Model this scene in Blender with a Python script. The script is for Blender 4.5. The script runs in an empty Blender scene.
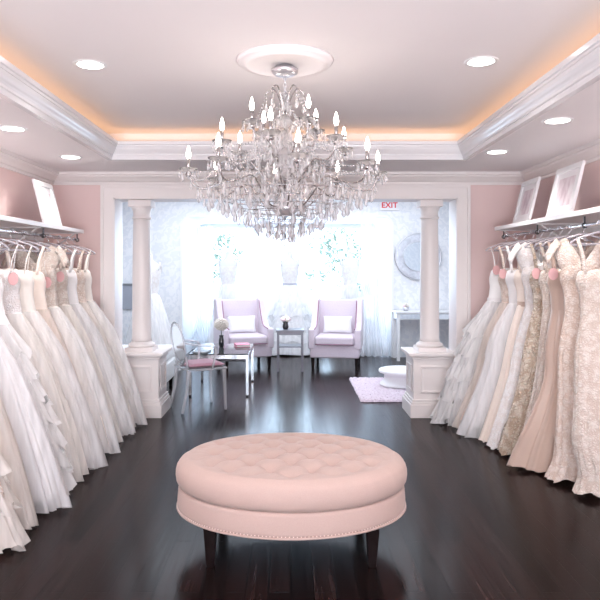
import bpy, math, random
from math import sin, cos, pi, sqrt, radians
from mathutils import Vector, Matrix

random.seed(7)
SC = bpy.context.scene
COL = SC.collection

# ------------------------------------------------------------------ camera, world, big lights, exposure
F = 650.0
cam = bpy.data.cameras.new('camera')
cam_o = bpy.data.objects.new('camera', cam)
COL.objects.link(cam_o)
cam.sensor_width = 36.0
cam.lens = F / 600.0 * 36.0
cam.shift_x = 9.0 / 600.0
cam.shift_y = -33.0 / 600.0
cam.clip_end = 200
cam_o.location = (0, 0, 1.5)
cam_o.rotation_euler = (pi / 2, 0, 0)
SC.camera = cam_o

W = bpy.data.worlds.new('sky')
SC.world = W
W.use_nodes = True
bg = W.node_tree.nodes['Background']
bg.inputs['Color'].default_value = (0.66, 0.82, 1.0, 1)
bg.inputs['Strength'].default_value = 3.5

def area(name, loc, rot, sx, sy, power, color, spread=None):
    l = bpy.data.lights.new(name, 'AREA')
    l.shape = 'RECTANGLE'; l.size = sx; l.size_y = sy
    l.energy = power; l.color = color
    if spread: l.spread = spread
    o = bpy.data.objects.new(name, l)
    COL.objects.link(o)
    o.location = loc; o.rotation_euler = rot
    return o

area('rear_fill', (0, -2.35, 1.5), (pi / 2, 0, 0), 3.8, 2.2, 6, (0.98, 0.97, 1.0))  # added light behind the viewer, at a shop window out of view
area('ceiling_upfill', (0, -2.3, 0.7), (radians(165), 0, 0), 3.8, 1.0, 470, (0.95, 0.96, 1.0))  # added upward light inside the rear window, lifts the ceiling brightness
area('bay_daylight', (-0.06, 12.45, 1.4), (-pi / 2, 0, 0), 3.2, 1.8, 78, (0.60, 0.79, 1.0))
area('salon_fill', (0.0, 8.8, 2.7), (0, 0, 0), 4.6, 3.0, 104, (0.87, 0.93, 1.0))  # added unseen panel that brightens the salon, no fixture modelled

SC.view_settings.view_transform = 'Standard'
SC.view_settings.look = 'None'
SC.view_settings.gamma = 1.0
SC.view_settings.exposure = 0.28
SC.view_settings.use_curve_mapping = False
SC.cycles.max_bounces = 10
SC.cycles.transparent_max_bounces = 48
SC.cycles.transmission_bounces = 8
SC.cycles.caustics_refractive = False
SC.cycles.caustics_reflective = False
SC.cycles.sample_clamp_indirect = 6.0

# ------------------------------------------------------------------ materials
def mat(name, color, rough=0.5, metal=0.0, **kw):
    m = bpy.data.materials.new(name)
    m.use_nodes = True
    b = m.node_tree.nodes['Principled BSDF']
    b.inputs['Base Color'].default_value = (*color, 1)
    b.inputs['Roughness'].default_value = rough
    b.inputs['Metallic'].default_value = metal
    for k, v in kw.items():
        n = k.replace('_', ' ')
        b.inputs[n].default_value = (*v, 1) if isinstance(v, tuple) else v
    return m

def N(m, t, **kw):
    n = m.node_tree.nodes.new(t)
    for k, v in kw.items():
        setattr(n, k, v)
    return n

def L(m, a, b):
    m.node_tree.links.new(a, b)

def coords(m, scale=(1, 1, 1), kind='Object', rot=(0, 0, 0)):
    tc = N(m, 'ShaderNodeTexCoord')
    mp = N(m, 'ShaderNodeMapping')
    mp.inputs['Scale'].default_value = scale
    mp.inputs['Rotation'].default_value = rot
    L(m, tc.outputs[kind], mp.inputs['Vector'])
    return mp.outputs['Vector']

def ramp(m, fac, stops):
    r = N(m, 'ShaderNodeValToRGB')
    el = r.color_ramp.elements
    while len(el) < len(stops):
        el.new(0.5)
    for e, (p, c) in zip(el, stops):
        e.position = p; e.color = (*c, 1)
    L(m, fac, r.inputs['Fac'])
    return r.outputs['Color']

def bump(m, height, strength=0.3, dist=0.02):
    b = m.node_tree.nodes['Principled BSDF']
    bp = N(m, 'ShaderNodeBump')
    bp.inputs['Strength'].default_value = strength
    bp.inputs['Distance'].default_value = dist
    L(m, height, bp.inputs['Height'])
    L(m, bp.outputs['Normal'], b.inputs['Normal'])

def noisy(m, base, var, scale=40, bstr=0.15, detail=4, bdist=0.01):
    """fine weave: noise colour and bump"""
    b = m.node_tree.nodes['Principled BSDF']
    v = coords(m)
    n = N(m, 'ShaderNodeTexNoise'); n.inputs['Scale'].default_value = scale; n.inputs['Detail'].default_value = detail
    L(m, v, n.inputs['Vector'])
    c2 = tuple(max(0, x - var) for x in base)
    L(m, ramp(m, n.outputs['Fac'], [(0.35, c2), (0.65, base)]), b.inputs['Base Color'])
    bump(m, n.outputs['Fac'], bstr, bdist)
    return m

def emit(name, color, strength):
    m = bpy.data.materials.new(name); m.use_nodes = True
    nt = m.node_tree
    nt.nodes.remove(nt.nodes['Principled BSDF'])
    e = nt.nodes.new('ShaderNodeEmission')
    e.inputs['Color'].default_value = (*color, 1); e.inputs['Strength'].default_value = strength
    nt.links.new(e.outputs[0], nt.nodes['Material Output'].inputs['Surface'])
    return m

def tulle(name, color, alpha):
    m = bpy.data.materials.new(name); m.use_nodes = True
    nt = m.node_tree
    nt.nodes.remove(nt.nodes['Principled BSDF'])
    d = nt.nodes.new('ShaderNodeBsdfDiffuse'); d.inputs['Color'].default_value = (*color, 1)
    t = nt.nodes.new('ShaderNodeBsdfTranslucent'); t.inputs['Color'].default_value = (*color, 1)
    m1 = nt.nodes.new('ShaderNodeMixShader'); m1.inputs[0].default_value = 0.22
    nt.links.new(d.outputs[0], m1.inputs[1]); nt.links.new(t.outputs[0], m1.inputs[2])
    tr = nt.nodes.new('ShaderNodeBsdfTransparent')
    m2 = nt.nodes.new('ShaderNodeMixShader')
    n = nt.nodes.new('ShaderNodeTexNoise'); n.inputs['Scale'].default_value = 9
    tc = nt.nodes.new('ShaderNodeTexCoord'); mp = nt.nodes.new('ShaderNodeMapping'); mp.inputs['Scale'].default_value = (2.2, 2.2, 0.18)
    nt.links.new(tc.outputs['Object'], mp.inputs['Vector']); nt.links.new(mp.outputs['Vector'], n.inputs['Vector'])
    mr = nt.nodes.new('ShaderNodeMapRange')
    mr.inputs['From Min'].default_value = 0.3; mr.inputs['From Max'].default_value = 0.7
    mr.inputs['To Min'].default_value = alpha - 0.10; mr.inputs['To Max'].default_value = alpha + 0.10
    nt.links.new(n.outputs['Fac'], mr.inputs['Value']); nt.links.new(mr.outputs['Result'], m2.inputs[0])
    nt.links.new(tr.outputs[0], m2.inputs[1]); nt.links.new(m1.outputs[0], m2.inputs[2])
    nt.links.new(m2.outputs[0], nt.nodes['Material Output'].inputs['Surface'])
    return m

def fabric(name, color, rough=0.8, sheen=0.3, var=0.03, scale=60, bstr=0.1):
    m = mat(name, color, rough, Sheen_Weight=sheen)
    return noisy(m, color, var, scale, bstr)

def lace(name, color, dark, scale=26, bstr=0.5):
    """floral lace: two voronoi fields give petals on a net ground"""
    m = mat(name, color, 0.75, Sheen_Weight=0.2)
    b = m.node_tree.nodes['Principled BSDF']
    v = coords(m)
    n0 = N(m, 'ShaderNodeTexNoise'); n0.inputs['Scale'].default_value = 14; L(m, v, n0.inputs['Vector'])
    va = N(m, 'ShaderNodeVectorMath', operation='MULTIPLY_ADD')
    va.inputs[1].default_value = (0.05,) * 3
    L(m, n0.outputs['Color'], va.inputs[0]); L(m, v, va.inputs[2])
    vo = N(m, 'ShaderNodeTexVoronoi', feature='SMOOTH_F1'); vo.inputs['Scale'].default_value = scale
    L(m, va.outputs[0], vo.inputs['Vector'])
    wv = N(m, 'ShaderNodeTexVoronoi', feature='DISTANCE_TO_EDGE'); wv.inputs['Scale'].default_value = scale * 2.2
    L(m, va.outputs[0], wv.inputs['Vector'])
    mul = N(m, 'ShaderNodeMath', operation='MULTIPLY'); mul.inputs[1].default_value = 1.4
    L(m, wv.outputs['Distance'], mul.inputs[0])
    sub = N(m, 'ShaderNodeMath', operation='SUBTRACT')
    L(m, vo.outputs['Distance'], sub.inputs[0]); L(m, mul.outputs[0], sub.inputs[1])
    L(m, ramp(m, sub.outputs[0], [(0.05, color), (0.45, dark)]), b.inputs['Base Color'])
    inv = N(m, 'ShaderNodeMath', operation='MULTIPLY'); inv.inputs[1].default_value = -1
    L(m, sub.outputs[0], inv.inputs[0])
    bump(m, inv.outputs[0], bstr, 0.02)
    return m

M = {}
M['pink_wall'] = noisy(mat('pink_wall_paint', (0.78, 0.595, 0.575), 0.75), (0.78, 0.595, 0.575), 0.012, 3, 0.02)
M['white_trim'] = mat('white_trim_paint', (0.84, 0.785, 0.77), 0.4)
M['tray_trim'] = mat('gloss_white_trim', (0.82, 0.81, 0.83), 0.2)
M['ceiling'] = noisy(mat('ceiling_paint', (0.87, 0.83, 0.835), 0.85), (0.87, 0.83, 0.835), 0.01, 2, 0.02)
M['salon_paint'] = mat('salon_white_paint', (0.86, 0.86, 0.89), 0.6)
M['pure_white'] = mat('white_lacquer', (0.87, 0.87, 0.88), 0.35)
M['white_shelf'] = mat('white_shelf_laminate', (0.84, 0.82, 0.83), 0.3)
M['chrome'] = mat('chrome', (0.82, 0.82, 0.84), 0.12, 1.0)
M['brushed'] = mat('brushed_silver', (0.66, 0.66, 0.70), 0.3, 0.85)
M['silver_wire'] = mat('chandelier_silver', (0.42, 0.40, 0.40), 0.25, 0.95)
M['dark_metal'] = mat('dark_bracket_metal', (0.05, 0.045, 0.05), 0.4, 0.6)
M['dark_wood'] = noisy(mat('dark_stained_leg_wood', (0.018, 0.012, 0.012), 0.35, Specular_IOR_Level=0.2), (0.012, 0.008, 0.008), 0.005, 30, 0.05)
M['pink_vel'] = fabric('blush_linen_velvet', (0.50, 0.375, 0.335), 0.8, 0.15, 0.025, 220, 0.05)
M['pink_button'] = fabric('blush_button_cloth', (0.80, 0.53, 0.47), 0.75, 0.3, 0.02, 220, 0.05)
M['nail'] = mat('pale_nailhead', (0.85, 0.72, 0.68), 0.3, 0.6)
M['lilac'] = fabric('lilac_grey_weave', (0.71, 0.62, 0.70), 0.8, 0.3, 0.05, 90, 0.1)
M['mauve_pipe'] = fabric('mauve_piping_cloth', (0.34, 0.17, 0.25), 0.8, 0.2, 0.02, 90, 0.05)
M['white_cloth'] = fabric('white_cushion_cloth', (0.86, 0.86, 0.88), 0.8, 0.3, 0.03, 70, 0.1)
M['rose_cloth'] = fabric('dusty_rose_cushion', (0.33, 0.14, 0.19), 0.8, 0.3, 0.06, 60, 0.15)
M['grey_cloth'] = fabric('blue_grey_cloth', (0.38, 0.40, 0.46), 0.8, 0.2, 0.02, 60, 0.05)
M['rug'] = fabric('lilac_pink_pile', (0.78, 0.67, 0.76), 0.95, 0.5, 0.14, 45, 0.9)
M['mirror'] = mat('mirror_glass', (0.88, 0.90, 0.92), 0.03, 1.0)
def mk_clear(name, tint, alpha, ior, trans=0):
    m = bpy.data.materials.new(name); m.use_nodes = True
    nt = m.node_tree; nt.nodes.remove(nt.nodes['Principled BSDF'])
    t = nt.nodes.new('ShaderNodeBsdfTransparent'); t.inputs['Color'].default_value = (0.97, 0.97, 0.98, 1)
    d = nt.nodes.new('ShaderNodeBsdfDiffuse'); d.inputs['Color'].default_value = (*tint, 1)
    g = nt.nodes.new('ShaderNodeBsdfGlossy'); g.inputs['Roughness'].default_value = 0.04
    if trans:
        d0 = d; tl = nt.nodes.new('ShaderNodeBsdfTranslucent'); tl.inputs['Color'].default_value = (*tint, 1)
        d = nt.nodes.new('ShaderNodeMixShader'); d.inputs[0].default_value = trans
        nt.links.new(d0.outputs[0], d.inputs[1]); nt.links.new(tl.outputs[0], d.inputs[2])
    x1 = nt.nodes.new('ShaderNodeMixShader'); x1.inputs[0].default_value = alpha
    f = nt.nodes.new('ShaderNodeFresnel'); f.inputs['IOR'].default_value = ior
    x = nt.nodes.new('ShaderNodeMixShader')
    nt.links.new(t.outputs[0], x1.inputs[1]); nt.links.new(d.outputs[0], x1.inputs[2])
    nt.links.new(f.outputs[0], x.inputs[0]); nt.links.new(x1.outputs[0], x.inputs[1]); nt.links.new(g.outputs[0], x.inputs[2])
    nt.links.new(x.outputs[0], nt.nodes['Material Output'].inputs['Surface'])
    return m
M['acrylic'] = mk_clear('clear_acrylic', (0.93, 0.93, 0.97), 0.30, 1.22)
M['crystal'] = mk_clear('cut_crystal', (0.99, 0.98, 0.98), 0.34, 1.17, 0.5)
M['milk_glass'] = mk_clear('candle_cup_glass', (0.99, 0.97, 0.97), 0.42, 1.25, 0.85)
M['hanger'] = mk_clear('clear_hanger_plastic', (0.86, 0.82, 0.88), 0.38, 1.4)
M['glass_top'] = mk_clear('clear_glass', (0.9, 0.94, 0.95), 0.06, 1.5)
M['bulb'] = emit('candle_bulb_glow', (1.0, 0.87, 0.78), 32)
M['lens'] = emit('recessed_lamp_glow', (1.0, 0.94, 0.90), 12)
M['cove_glow'] = emit('cove_strip_glow', (1.0, 0.56, 0.27), 2.6)
M['tag'] = mat('pink_tag_paper', (0.78, 0.45, 0.45), 0.6)
M['red'] = mat('exit_red', (0.75, 0.03, 0.05), 0.5)
M['sign_white'] = mat('exit_sign_white', (0.88, 0.86, 0.88), 0.4)
M['leaf'] = mat('teal_leaf', (0.23, 0.31, 0.25), 0.6)
M['dark_leaf'] = mat('bouquet_leaf', (0.03, 0.06, 0.035), 0.6)
M['bark'] = noisy(mat('tree_bark', (0.46, 0.44, 0.43), 0.9), (0.46, 0.44, 0.43), 0.1, 12, 0.5)
M['petal'] = noisy(mat('cream_petals', (0.86, 0.80, 0.74), 0.7), (0.86, 0.80, 0.74), 0.1, 60, 0.6)
M['pink_petal'] = mat('pale_pink_petals', (0.86, 0.66, 0.70), 0.7)
M['dark_glass'] = mat('dark_vase_glass', (0.03, 0.03, 0.035), 0.1)
M['book'] = mat('pink_book_cover', (0.60, 0.16, 0.25), 0.5)
M['mag'] = mat('grey_magazine_cover', (0.22, 0.23, 0.25), 0.4)
M['paper'] = mat('page_paper', (0.80, 0.79, 0.78), 0.7)
M['ground'] = noisy(mat('pale_forecourt', (0.60, 0.60, 0.60), 0.9), (0.6, 0.6, 0.6), 0.1, 2, 0.1)

def mk_floor():
    m = mat('espresso_floorboards', (0.02, 0.014, 0.014), 0.3, Specular_IOR_Level=0.085, Specular_Tint=(0.70, 0.85, 1.0))
    b = m.node_tree.nodes['Principled BSDF']
    v = coords(m, rot=(0, 0, pi / 2))
    br = N(m, 'ShaderNodeTexBrick')
    br.offset = 0.37
    br.inputs['Color1'].default_value = (0.0075, 0.0042, 0.004, 1)
    br.inputs['Color2'].default_value = (0.022, 0.0115, 0.0105, 1)
    br.inputs['Mortar'].default_value = (0.004, 0.003, 0.003, 1)
    br.inputs['Scale'].default_value = 1.0
    br.inputs['Mortar Size'].default_value = 0.004
    br.inputs['Brick Width'].default_value = 1.5
    br.inputs['Row Height'].default_value = 0.105
    L(m, v, br.inputs['Vector'])
    v2 = coords(m, scale=(30, 1.1, 1))
    n = N(m, 'ShaderNodeTexNoise'); n.inputs['Scale'].default_value = 1.6; n.inputs['Detail'].default_value = 6
    L(m, v2, n.inputs['Vector'])
    mx = N(m, 'ShaderNodeMix', data_type='RGBA', blend_type='MULTIPLY')
    mx.inputs[0].default_value = 0.8
    L(m, br.outputs['Color'], mx.inputs[6])
    L(m, ramp(m, n.outputs['Fac'], [(0.30, (0.45, 0.45, 0.45)), (0.72, (1.45, 1.4, 1.4))]), mx.inputs[7])
    L(m, mx.outputs[2], b.inputs['Base Color'])
    rr = N(m, 'ShaderNodeMapRange')
    rr.inputs['To Min'].default_value = 0.12; rr.inputs['To Max'].default_value = 0.30
    L(m, n.outputs['Fac'], rr.inputs['Value']); L(m, rr.outputs[0], b.inputs['Roughness'])
    ad = N(m, 'ShaderNodeMath', operation='MULTIPLY_ADD'); ad.inputs[1].default_value = 0.05
    iv = N(m, 'ShaderNodeMath', operation='SUBTRACT'); iv.inputs[0].default_value = 1
    L(m, br.outputs['Fac'], iv.inputs[1])
    L(m, n.outputs['Fac'], ad.inputs[0]); L(m, iv.outputs[0], ad.inputs[2])
    bump(m, ad.outputs[0], 0.5, 0.006)
    return m
M['floor'] = mk_floor()

def mk_wallpaper():
    m = mat('silver_damask_wallpaper', (0.78, 0.79, 0.84), 0.5)
    b = m.node_tree.nodes['Principled BSDF']
    v = coords(m, scale=(16, 16, 16))
    n0 = N(m, 'ShaderNodeTexNoise'); n0.inputs['Scale'].default_value = 0.8; L(m, v, n0.inputs['Vector'])
    va = N(m, 'ShaderNodeVectorMath', operation='MULTIPLY_ADD'); va.inputs[1].default_value = (0.8,) * 3
    L(m, n0.outputs['Color'], va.inputs[0]); L(m, v, va.inputs[2])
    w = N(m, 'ShaderNodeTexWave', wave_type='RINGS', rings_direction='SPHERICAL'); w.inputs['Scale'].default_value = 0.5
    w.inputs['Distortion'].default_value = 9; w.inputs['Detail'].default_value = 2
    L(m, va.outputs[0], w.inputs['Vector'])
    L(m, ramp(m, w.outputs['Fac'], [(0.35, (0.80, 0.815, 0.85)), (0.65, (0.88, 0.885, 0.905))]), b.inputs['Base Color'])
    return m
M['wallpaper'] = mk_wallpaper()

def mk_pane():
    m = bpy.data.materials.new('window_glass'); m.use_nodes = True
    nt = m.node_tree; nt.nodes.remove(nt.nodes['Principled BSDF'])
    t = nt.nodes.new('ShaderNodeBsdfTransparent'); g = nt.nodes.new('ShaderNodeBsdfGlossy')
    g.inputs['Roughness'].default_value = 0.02
    f = nt.nodes.new('ShaderNodeFresnel'); f.inputs['IOR'].default_value = 1.3
    x = nt.nodes.new('ShaderNodeMixShader')
    nt.links.new(f.outputs[0], x.inputs[0]); nt.links.new(t.outputs[0], x.inputs[1]); nt.links.new(g.outputs[0], x.inputs[2])
    nt.links.new(x.outputs[0], nt.nodes['Material Output'].inputs['Surface'])
    return m
M['pane'] = mk_pane()

WHITE = (0.91, 0.90, 0.90); IVORY = (0.92, 0.87, 0.81); BLUSH = (0.91, 0.80, 0.72); CHAMP = (0.80, 0.66, 0.54); TAN = (0.56, 0.42, 0.35)
G = {
 'white': fabric('white_gown_cloth', WHITE, 0.7, 0.3, 0.02, 50, 0.06),
 'ivory': fabric('ivory_gown_cloth', IVORY, 0.7, 0.3, 0.02, 50, 0.06),
 'blush': fabric('blush_gown_cloth', BLUSH, 0.7, 0.3, 0.02, 50, 0.06),
 'champ': fabric('champagne_gown_cloth', CHAMP, 0.65, 0.3, 0.02, 50, 0.06),
 'satin': mat('champagne_satin', TAN, 0.27, 0, Sheen_Weight=0.4),
 'white_satin': mat('white_satin', (0.84, 0.82, 0.83), 0.33, 0, Sheen_Weight=0.3),
 'lace_white': lace('white_lace', (0.88, 0.86, 0.86), (0.80, 0.75, 0.73), 28, 0.4),
 'lace_ivory': lace('ivory_lace', (0.78, 0.71, 0.65), (0.65, 0.54, 0.47), 26, 0.5),
 'lace_blush': lace('blush_lace', (0.79, 0.69, 0.63), (0.67, 0.53, 0.45), 24, 0.5),
 'lace_gold': lace('champagne_floral_lace', (0.80, 0.71, 0.61), (0.56, 0.42, 0.31), 20, 0.9),
}
T = {
 'white': tulle('white_tulle', (0.94, 0.93, 0.94), 0.58),
 'ivory': tulle('ivory_tulle', (0.94, 0.90, 0.86), 0.58),
 'blush': tulle('blush_tulle', (0.93, 0.84, 0.78), 0.58),
 'ruffle': tulle('white_ruffle_organza', (0.94, 0.93, 0.93), 0.72),
 'sheer': tulle('sheer_white_drape', (0.92, 0.93, 0.96), 0.75),
}

# ------------------------------------------------------------------ mesh helpers
class MB:
    def __init__(self):
        self.v = []; self.f = []; self.s = []
    def add(self, vs, fs, smooth=False):
        k = len(self.v)
        self.v += [tuple(p) for p in vs]
        self.f += [tuple(i + k for i in f) for f in fs]
        self.s += [smooth] * len(fs)
        return self
    def box(self, x0, x1, y0, y1, z0, z1):
        x0, x1 = min(x0, x1), max(x0, x1); y0, y1 = min(y0, y1), max(y0, y1); z0, z1 = min(z0, z1), max(z0, z1)
        vs = [(x, y, z) for z in (z0, z1) for y in (y0, y1) for x in (x0, x1)]
        return self.add(vs, [(0, 2, 3, 1), (4, 5, 7, 6), (0, 1, 5, 4), (2, 6, 7, 3), (0, 4, 6, 2), (1, 3, 7, 5)])
    def lathe(self, prof, cx=0, cy=0, n=24, smooth=True, cap=True):
        """prof: list of (r, z) bottom to top"""
        vs = []; fs = []
        for r, z in prof:
            for i in range(n):
                a = 2 * pi * i / n
                vs.append((cx + r * cos(a), cy + r * sin(a), z))
        for j in range(len(prof) - 1):
            for i in range(n):
                i2 = (i + 1) % n
                fs.append((j * n + i, j * n + i2, (j + 1) * n + i2, (j + 1) * n + i))
        self.add(vs, fs, smooth)
        if cap:
            k = len(self.v) - len(vs)
            self.f.append(tuple(k + i for i in reversed(range(n)))); self.s.append(False)
            e = k + (len(prof) - 1) * n
            self.f.append(tuple(e + i for i in range(n))); self.s.append(False)
        return self
    def tube(self, pts, r, n=8, smooth=True, closed=False):
        pts = [Vector(p) for p in pts]
        rs = r if isinstance(r, (list, tuple)) else [r] * len(pts)
        vs = []; fs = []
        up = None
        m = len(pts)
        for i, p in enumerate(pts):
            if closed:
                d = pts[(i + 1) % m] - pts[i - 1]
            else:
                d = pts[min(i + 1, m - 1)] - pts[max(i - 1, 0)]
            d.normalize()
            if up is None:
                up = Vector((0, 0, 1)) if abs(d.z) < 0.9 else Vector((1, 0, 0))
            a = d.cross(up); a.normalize(); b = a.cross(d); b.normalize(); up = b
            for k in range(n):
                t = 2 * pi * k / n
                vs.append(p + a * (rs[i] * cos(t)) + b * (rs[i] * sin(t)))
        for i in range(m if closed else m - 1):
            for k in range(n):
                k2 = (k + 1) % n; j = (i + 1) % m
                fs.append((i * n + k, i * n + k2, j * n + k2, j * n + k))
        if not closed:
            fs.append(tuple(reversed(range(n)))); fs.append(tuple((m - 1) * n + k for k in range(n)))
        return self.add(vs, fs, smooth)
    def grid(self, rows, wrap=False, smooth=True, capb=False, capt=False):
        n = len(rows[0]); vs = [p for r in rows for p in r]; fs = []
        for j in range(len(rows) - 1):
            for i in range(n if wrap else n - 1):
                i2 = (i + 1) % n
                fs.append((j * n + i, j * n + i2, (j + 1) * n + i2, (j + 1) * n + i))
        if capb: fs.append(tuple(reversed(range(n))))
        if capt: fs.append(tuple((len(rows) - 1) * n + i for i in range(n)))
        return self.add(vs, fs, smooth)
    def prism(self, poly, axis, a, b):
        """extrude a 2-D polygon along axis from a to b; poly coordinates are the other two axes in order"""
        def P(u, v, w):
            return {'x': (w, u, v), 'y': (u, w, v), 'z': (u, v, w)}[axis]
        n = len(poly)
        vs = [P(u, v, a) for u, v in poly] + [P(u, v, b) for u, v in poly]
        fs = [tuple(range(n)), tuple(reversed(range(n, 2 * n)))]
        fs += [(i, (i + 1) % n, n + (i + 1) % n, n + i) for i in range(n)]
        return self.add(vs, fs)
    def ball(self, c, r, n=10, m=6, sq=(1, 1, 1)):
        rows = []
        for j in range(m + 1):
            t = pi * j / m - pi / 2
            rr = max(cos(t), 0.002)
            rows.append([(c[0] + r * sq[0] * rr * cos(2 * pi * i / n), c[1] + r * sq[1] * rr * sin(2 * pi * i / n), c[2] + r * sq[2] * sin(t)) for i in range(n)])
        return self.grid(rows, True, True, True, True)
    def gem(self, c, r, h):
        x, y, z = c
        vs = [(x, y, z + h), (x, y, z - h)] + [(x + r * cos(pi / 3 * i), y + r * sin(pi / 3 * i), z) for i in range(6)]
        fs = []
        for i in range(6):
            j = (i + 1) % 6
            fs += [(0, 2 + i, 2 + j), (1, 2 + j, 2 + i)]
        return self.add(vs, fs)
    def build(self, name, m, parent=None, bevel=0, loc=None, solid=0, seg=2):
        me = bpy.data.meshes.new(name)
        me.from_pydata(self.v, [], self.f)
        me.polygons.foreach_set('use_smooth', self.s)
        me.materials.append(m)
        me.update()
        # consistent outward normals
        import bmesh
        bm = bmesh.new(); bm.from_mesh(me)
        bmesh.ops.recalc_face_normals(bm, faces=bm.faces)
        bm.to_mesh(me); bm.free()
        o = bpy.data.objects.new(name, me)
        COL.objects.link(o)
        if parent is not None:
            o.parent = parent
        if loc: o.location = loc
        if bevel:
            b = o.modifiers.new('edge', 'BEVEL'); b.width = bevel; b.segments = seg; b.limit_method = 'ANGLE'; b.angle_limit = radians(40)
        if solid:
            s = o.modifiers.new('thickness', 'SOLIDIFY'); s.thickness = solid; s.offset = 0
        return o

def tag(o, label, cat, group=None, kind=None):
    o['label'] = label; o['category'] = cat
    if group: o['group'] = group
    if kind: o['kind'] = kind
    return o

def thing(name, label, cat, loc=(0, 0, 0), rz=0, group=None, kind=None):
    o = bpy.data.objects.new(name, None)
    o.empty_display_size = 0.1
    COL.objects.link(o)
    o.location = loc; o.rotation_euler = (0, 0, rz)
    return tag(o, label, cat, group, kind)

def struct(o):
    o['kind'] = 'structure'
    return o

def dup(root, loc, rz, label, group=None):
    r = root.copy(); COL.objects.link(r); r.location = loc; r.rotation_euler = (0, 0, rz)
    r['label'] = label
    if group: r['group'] = group
    for ch in root.children:
        c = ch.copy(); COL.objects.link(c); c.parent = r
        for g in ch.children:
            d = g.copy(); COL.objects.link(d); d.parent = c
    return r

def lerp(a, b, t): return a + (b - a) * t
def smooth01(t):
    t = max(0.0, min(1.0, t)); return t * t * (3 - 2 * t)
def spline(keys, z):
    """keys: sorted list of (z, value...) ; smooth (monotone-ish) interpolation"""
    if z <= keys[0][0]: return keys[0][1:]
    if z >= keys[-1][0]: return keys[-1][1:]
    for i in range(len(keys) - 1):
        if keys[i][0] <= z <= keys[i + 1][0]:
            p0 = keys[max(i - 1, 0)]; p1 = keys[i]; p2 = keys[i + 1]; p3 = keys[min(i + 2, len(keys) - 1)]
            h = p2[0] - p1[0]; t = (z - p1[0]) / h
            out = []
            for k in range(1, len(p1)):
                m1 = (p2[k] - p0[k]) / max(p2[0] - p0[0], 1e-6) * h
                m2 = (p3[k] - p1[k]) / max(p3[0] - p1[0], 1e-6) * h
                out.append((2*t**3-3*t*t+1)*p1[k] + (t**3-2*t*t+t)*m1 + (-2*t**3+3*t*t)*p2[k] + (t**3-t*t)*m2)
            return out
def curve_pts(ctrl, n=24):
    keys = [(i, *p) for i, p in enumerate(ctrl)]
    return [tuple(spline(keys, (len(ctrl) - 1) * i / n)) for i in range(n + 1)]

# ------------------------------------------------------------------ room shell
XL, XR = -2.38, 2.36         # side walls of the gown room
YR, YO = -2.5, 6.5           # rear wall, opening wall front
OL, OR_ = -1.77, 1.66        # opening edges
ZO = 2.192                    # opening height
ZC, ZT = 2.44, 2.69          # border ceiling, tray ceiling
YO2 = 6.76                   # opening wall back face
FX0, FX1 = -2.92, 3.0        # salon side walls
YB, YW = 10.8, 12.6          # salon back wall, bay window wall
ZF = 2.78                    # salon ceiling
BX0, BX1, ZBAY = -1.80, 1.67, 2.33

struct(MB().box(-4, 4, YR - 0.3, YW + 0.15, -0.1, 0).build('floor', M['floor']))
struct(MB().box(XL - 0.15, XL, YR, YO, 0, 2.9).build('wall_left', M['pink_wall']))
struct(MB().box(XR, XR + 0.15, YR, YO, 0, 2.9).build('wall_right', M['pink_wall']))
w = MB()
w.box(FX0 - 0.15, OL, YO, YO2, 0, 2.9).box(OR_, FX1 + 0.15, YO, YO2, 0, 2.9).box(OL, OR_, YO, YO2, ZO, 2.9)
struct(w.build('wall_front', M['pink_wall']))
struct(MB().box(FX0, OL, YO2, YO2 + 0.02, 0, ZF).box(OR_, FX1, YO2, YO2 + 0.02, 0, ZF).box(OL, OR_, YO2, YO2 + 0.02, ZO, ZF).build('wall_salon_front', M['wallpaper']))
# rear wall behind the viewer with the shop window
w = MB()
w.box(XL - 0.15, -2.0, YR - 0.15, YR, 0, 2.9).box(2.0, XR + 0.15, YR - 0.15, YR, 0, 2.9)
w.box(-2.0, 2.0, YR - 0.15, YR, 0, 0.35).box(-2.0, 2.0, YR - 0.15, YR, 2.6, 2.9)
struct(w.build('wall_rear', M['pink_wall']))

# border ceiling around the tray
TX, TY0, TY1 = 1.70, -1.6, 5.80      # cove back wall
TC = -0.03
ta, tb = TC - TX, TC + TX
c = MB()
c.box(XL - 0.15, ta, YR - 0.15, YO, ZC, ZC + 0.09).box(tb, XR + 0.15, YR - 0.15, YO, ZC, ZC + 0.09)
c.box(ta, tb, TY1, YO, ZC, ZC + 0.09).box(ta, tb, YR - 0.15, TY0, ZC, ZC + 0.09)
c.box(ta + 0.145, ta, TY0, TY1, ZC, ZC + 0.015).box(tb - 0.145, tb, TY0, TY1, ZC, ZC + 0.015)
c.box(ta + 0.145, tb - 0.145, TY1 - 0.145, TY1, ZC, ZC + 0.015).box(ta + 0.145, tb - 0.145, TY0, TY0 + 0.145, ZC, ZC + 0.015)
c.box(ta - 0.1, ta, TY0, TY1, ZC + 0.09, ZT).box(tb, tb + 0.1, TY0, TY1, ZC + 0.09, ZT)
c.box(ta - 0.1, tb + 0.1, TY1, TY1 + 0.1, ZC + 0.09, ZT).box(ta - 0.1, tb + 0.1, TY0 - 0.1, TY0, ZC + 0.09, ZT)
c.box(ta - 0.1, tb + 0.1, TY0 - 0.1, TY1 + 0.1, ZT, ZT + 0.15)
struct(c.build('ceiling', M['ceiling']))

def sweep_rect(prof, x0, x1, y0, y1, closed=True):
    """prof: list of (inset, z); swept round a rectangle with mitred corners (inset grows inwards)"""
    mb = MB()
    rows = []
    for d, z in prof:
        rows.append([(x0 + d, y0 + d, z), (x1 - d, y0 + d, z), (x1 - d, y1 - d, z), (x0 + d, y1 - d, z)])
    mb.grid(rows, True, False)
    return mb

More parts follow.
